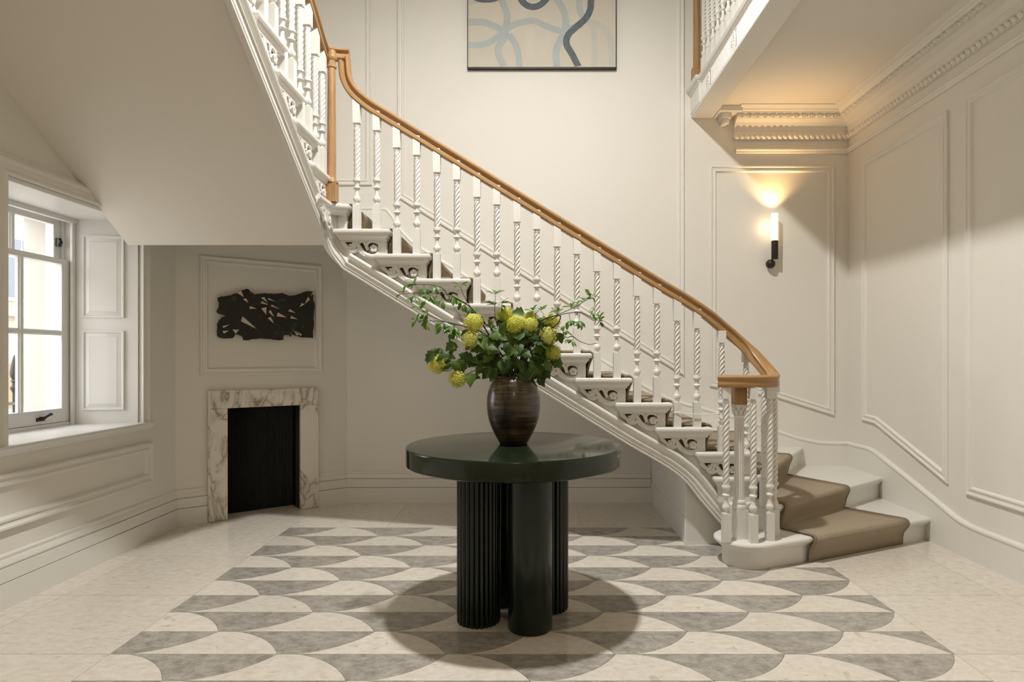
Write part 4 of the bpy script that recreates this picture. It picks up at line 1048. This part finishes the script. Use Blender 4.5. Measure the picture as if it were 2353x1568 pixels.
def add_leaf(root, me, p, d, nrm, ln, nm='leaf'):
    o = bpy.data.objects.new(nm, me); S.collection.objects.link(o); o.parent = root
    o.matrix_parent_inverse = Matrix.Translation(-V(root.location)); o.matrix_basis = Matrix.Translation(p) @ aim(d, nrm) @ Matrix.Scale(ln, 4)
    return o
mouth = V((VC[0], VC[1], 1.10))
def stem_root(name, label, k, grp):
    a = 2.4*k; return empty(name, mouth+V((.04*math.cos(a), .04*math.sin(a), -.12)), label, 'branch', grp)
def stemtube(root, pts, r0, r1, m):
    pth = smoothpath(pts, 7); k = len(pth); part(MB().tube(pth, [r0+(r1-r0)*i/(k-1) for i in range(k)], 7), 'stem', m, root, ang=80); return pth
def whorl(root, p, d, n=5, ln=.036):
    d = d.normalized(); u = d.orthogonal().normalized(); v = d.cross(u); a0 = rnd.uniform(0, 6)
    for i in range(n):
        a = a0+2*PI*i/n+rnd.uniform(-.3, .3); rad = u*math.cos(a)+v*math.sin(a)
        tip = rad*.9+d*rnd.uniform(.2, .9)+V((0, 0, rnd.uniform(-.3, .3)))
        nr = (V((0, -.5, 1))+V((rnd.uniform(-.5, .5), rnd.uniform(-.5, .5), 0))).normalized()
        add_leaf(root, small[rnd.randrange(2)], p+rad*.003, tip, nr, ln*rnd.uniform(.75, 1.15))
TW = [
 ('leafy twig arching left over the stair string to the far left tip', [(770, 575, 0), (690, 440, -.02), (620, 360, -.03), (540, 310, -.03), (440, 268, -.04), (250, 256, -.05), (90, 262, -.06)], [(590, 350), (490, 290), (400, 315), (310, 275), (180, 285), (92, 258)]),
 ('leafy twig with the uppermost leaves on the left of the vase', [(740, 530, .03), (640, 380, .02), (520, 305, .02), (455, 280, .02), (410, 222, .01), (340, 196, 0), (185, 186, 0)], [(560, 335), (355, 205), (260, 222), (185, 184)]),
 ('short leafy twig rising to one cluster beside a tread end', [(780, 600, .05), (690, 450, .05), (600, 320, .05), (552, 215, .05)], [(640, 380), (553, 200)]),
 ('leafy twig reaching left at mid height above its twin', [(800, 640, -.04), (700, 560, -.06), (580, 524, -.08), (440, 492, -.10), (310, 436, -.12), (235, 386, -.13)], [(500, 530), (400, 495), (288, 430), (235, 382)]),
 ('leafy twig reaching left at mid height below its twin', [(800, 650, -.02), (690, 575, -.05), (575, 522, -.06), (420, 487, -.08), (300, 480, -.09), (205, 480, -.10)], [(490, 560), (405, 520), (280, 485), (203, 476)]),
 ('upright leafy twig standing over the middle of the bouquet', [(900, 700, .02), (850, 540, .02), (826, 420, .02), (830, 275, .02)], [(830, 268), (822, 350), (880, 350), (805, 485), (872, 478)]),
 ('leafy branch rising right to the highest cluster on the right', [(1080, 680, .02), (1150, 560, .02), (1200, 480, .03), (1330, 430, .03), (1480, 362, .04), (1592, 292, .05)], [(1592, 288), (1540, 318), (1430, 370), (1320, 410), (1195, 395), (1130, 400)]),
 ('slender leafy branch arching right before the balusters', [(1100, 700, -.03), (1210, 540, -.04), (1330, 440, -.06), (1480, 412, -.08), (1560, 430, -.09), (1662, 482, -.10)], [(1662, 478), (1602, 430), (1500, 480), (1430, 480), (1240, 470)]),
 ('dark contorted twig ending in a bare tip on the right', [(1090, 690, -.05), (1200, 590, -.06), (1335, 580, -.07), (1400, 612, -.08), (1450, 605, -.09), (1500, 640, -.09), (1580, 668, -.10), (1650, 656, -.10)], [(1380, 570), (1445, 635)]),
]
for k, (lab, pts, cl) in enumerate(TW):
    rt_ = stem_root('leafy_twig', lab, k, 'leafy twigs in the vase')
    base = V(rt_.location)
    w = [base, base.lerp(mouth, .9)+V((0, 0, .02))]+[fq(*p) for p in pts]
    pth = stemtube(rt_, w, .0032, .0011, 'twig')
    for c in cl:
        best = min(range(1, len(pth)), key=lambda i: (pth[i]-fq(c[0], c[1], pth[i].y-VC[1])).length)
        p = fq(c[0], c[1], pth[best].y-VC[1]); d = pth[best]-pth[best-1]
        if (p-pth[best]).length > .006: part(MB().tube([pth[best], (pth[best]+p)/2+V((0, 0, .004)), p], [.0014, .0011, .0009], 5), 'side_shoot', 'twig', rt_, ang=80)
        whorl(rt_, p, d+(p-pth[best])*4, 7, .040)
# curling bare stem over the right flowers
rt_ = stem_root('curled_twig', 'thick curled bare twig looping above the right blooms', 20, 'leafy twigs in the vase')
stemtube(rt_, [V(rt_.location), mouth+V((.02, 0, .05))]+[fq(*p) for p in ((1130, 640, -.05), (1180, 560, -.08), (1185, 500, -.09), (1230, 462, -.09), (1330, 436, -.08), (1352, 450, -.08), (1330, 500, -.08), (1275, 545, -.08))], .0042, .0024, 'twig')
FL = [
 ('snowball flower stem with the tall upper left bloom', (655, 500, -.05, .0385), [(600, 560), (720, 610), (690, 640)]),
 ('snowball flower stem with the left bloom hanging below the tall one', (638, 628, -.06, .036), [(690, 690), (740, 720)]),
 ('snowball flower stem with the topmost bloom behind the upright twig', (912, 440, .05, .036), [(860, 470), (950, 560)]),
 ('snowball flower stem with the broad bloom in the centre', (1000, 515, -.02, .038), [(1010, 620), (960, 600), (1060, 610)]),
 ('snowball flower stem with the low bloom right of centre', (1108, 520, -.03, .031), [(1140, 590), (1060, 600)]),
 ('snowball flower stem with the bloom at the back right of centre', (1112, 462, .04, .028), [(1150, 500), (1080, 430)]),
 ('snowball flower stem with the upper right bloom inside the curled twig', (1276, 490, -.02, .033), [(1330, 560), (1230, 540)]),
 ('snowball flower stem with the right bloom under the curled twig', (1252, 600, -.06, .036), [(1300, 640), (1200, 640)]),
 ('snowball flower stem with the lowest right bloom', (1293, 732, -.05, .030), [(1240, 700), (1220, 770)]),
 ('snowball flower stem sweeping to the far left bloom', (368, 822, -.10, .037), [(340, 690), (430, 740), (500, 650), (330, 720), (455, 800), (470, 860)]),
 ('snowball flower stem drooping to the lowest left bloom', (527, 942, -.08, .034), [(560, 780), (640, 790), (600, 840), (650, 910)]),
 ('snowball flower stem with a small bloom over the vase shoulder', (1178, 822, .08, .024), [(1140, 860), (1160, 930)]),
 ('snowball flower stem with a half hidden bloom among left leaves', (640, 800, .08, .022), [(700, 760), (760, 810)]),
]
roots = []
for k, (lab, (cx, cy, dy, rr), lv) in enumerate(FL):
    rt_ = stem_root('snowball_flower', lab, k+9, 'snowball flowers in the vase')
    base = V(rt_.location); tip = fq(cx, cy, dy); mid = mouth.lerp(tip, .5)+V((0, 0, .05 if cx < 600 else .02))
    pth = stemtube(rt_, [base, mouth+V((.02*math.cos(k), .02*math.sin(k), .01)), mid, tip], .003, .0016, 'stem')
    fh = bpy.data.objects.new('flower_head', BM); S.collection.objects.link(fh); fh.parent = rt_
    fh.matrix_parent_inverse = Matrix.Translation(-base); fh.location = tip; rr *= 1.2; fh.scale = (rr, rr, rr*rnd.uniform(.95, 1.12)); fh.rotation_euler = (rnd.uniform(0, 6), rnd.uniform(0, 6), 0)
    roots.append((rt_, pth))
    for c in lv:
        p = fq(c[0], c[1], dy+rnd.uniform(-.03, .03))
        for _ in range(2):
            d = V((rnd.uniform(-1, 1), rnd.uniform(-.6, .1), rnd.uniform(-.9, .3))); nr = V((rnd.uniform(-.6, .6), -1, rnd.uniform(.0, 1)))
            add_leaf(rt_, big[rnd.randrange(2)], p+V((rnd.uniform(-.012, .012), rnd.uniform(-.02, .02), rnd.uniform(-.01, .01))), d, nr, rnd.uniform(.045, .066))
# the dense skirt of lobed leaves
cnt = 0
while cnt < 145:
    a = rnd.uniform(0, 2*PI); q = math.sqrt(rnd.random()); cx = 1000+290*q*math.cos(a); cy = 755+200*q*math.sin(a)
    if cy > 900 and not (780 < cx < 900 or 1080 < cx < 1190): continue
    if cy < 610 and (cx < 800): continue
    dy = rnd.uniform(-.13, .11)*(1-.5*q); p = fq(cx, cy, dy)
    rt_, pth = roots[rnd.randrange(2, 9)] if cx > 850 else roots[rnd.choice((0, 1, 10, 12, 3))]
    d = V(((cx-1000)/290+rnd.uniform(-.6, .6), rnd.uniform(-.7, .2), -(cy-680)/200+rnd.uniform(-.7, .35))); nr = V((rnd.uniform(-.7, .7), -1, rnd.uniform(.1, 1.3)))
    add_leaf(rt_, big[rnd.randrange(2)], p, d, nr, rnd.uniform(.042, .068)); cnt += 1
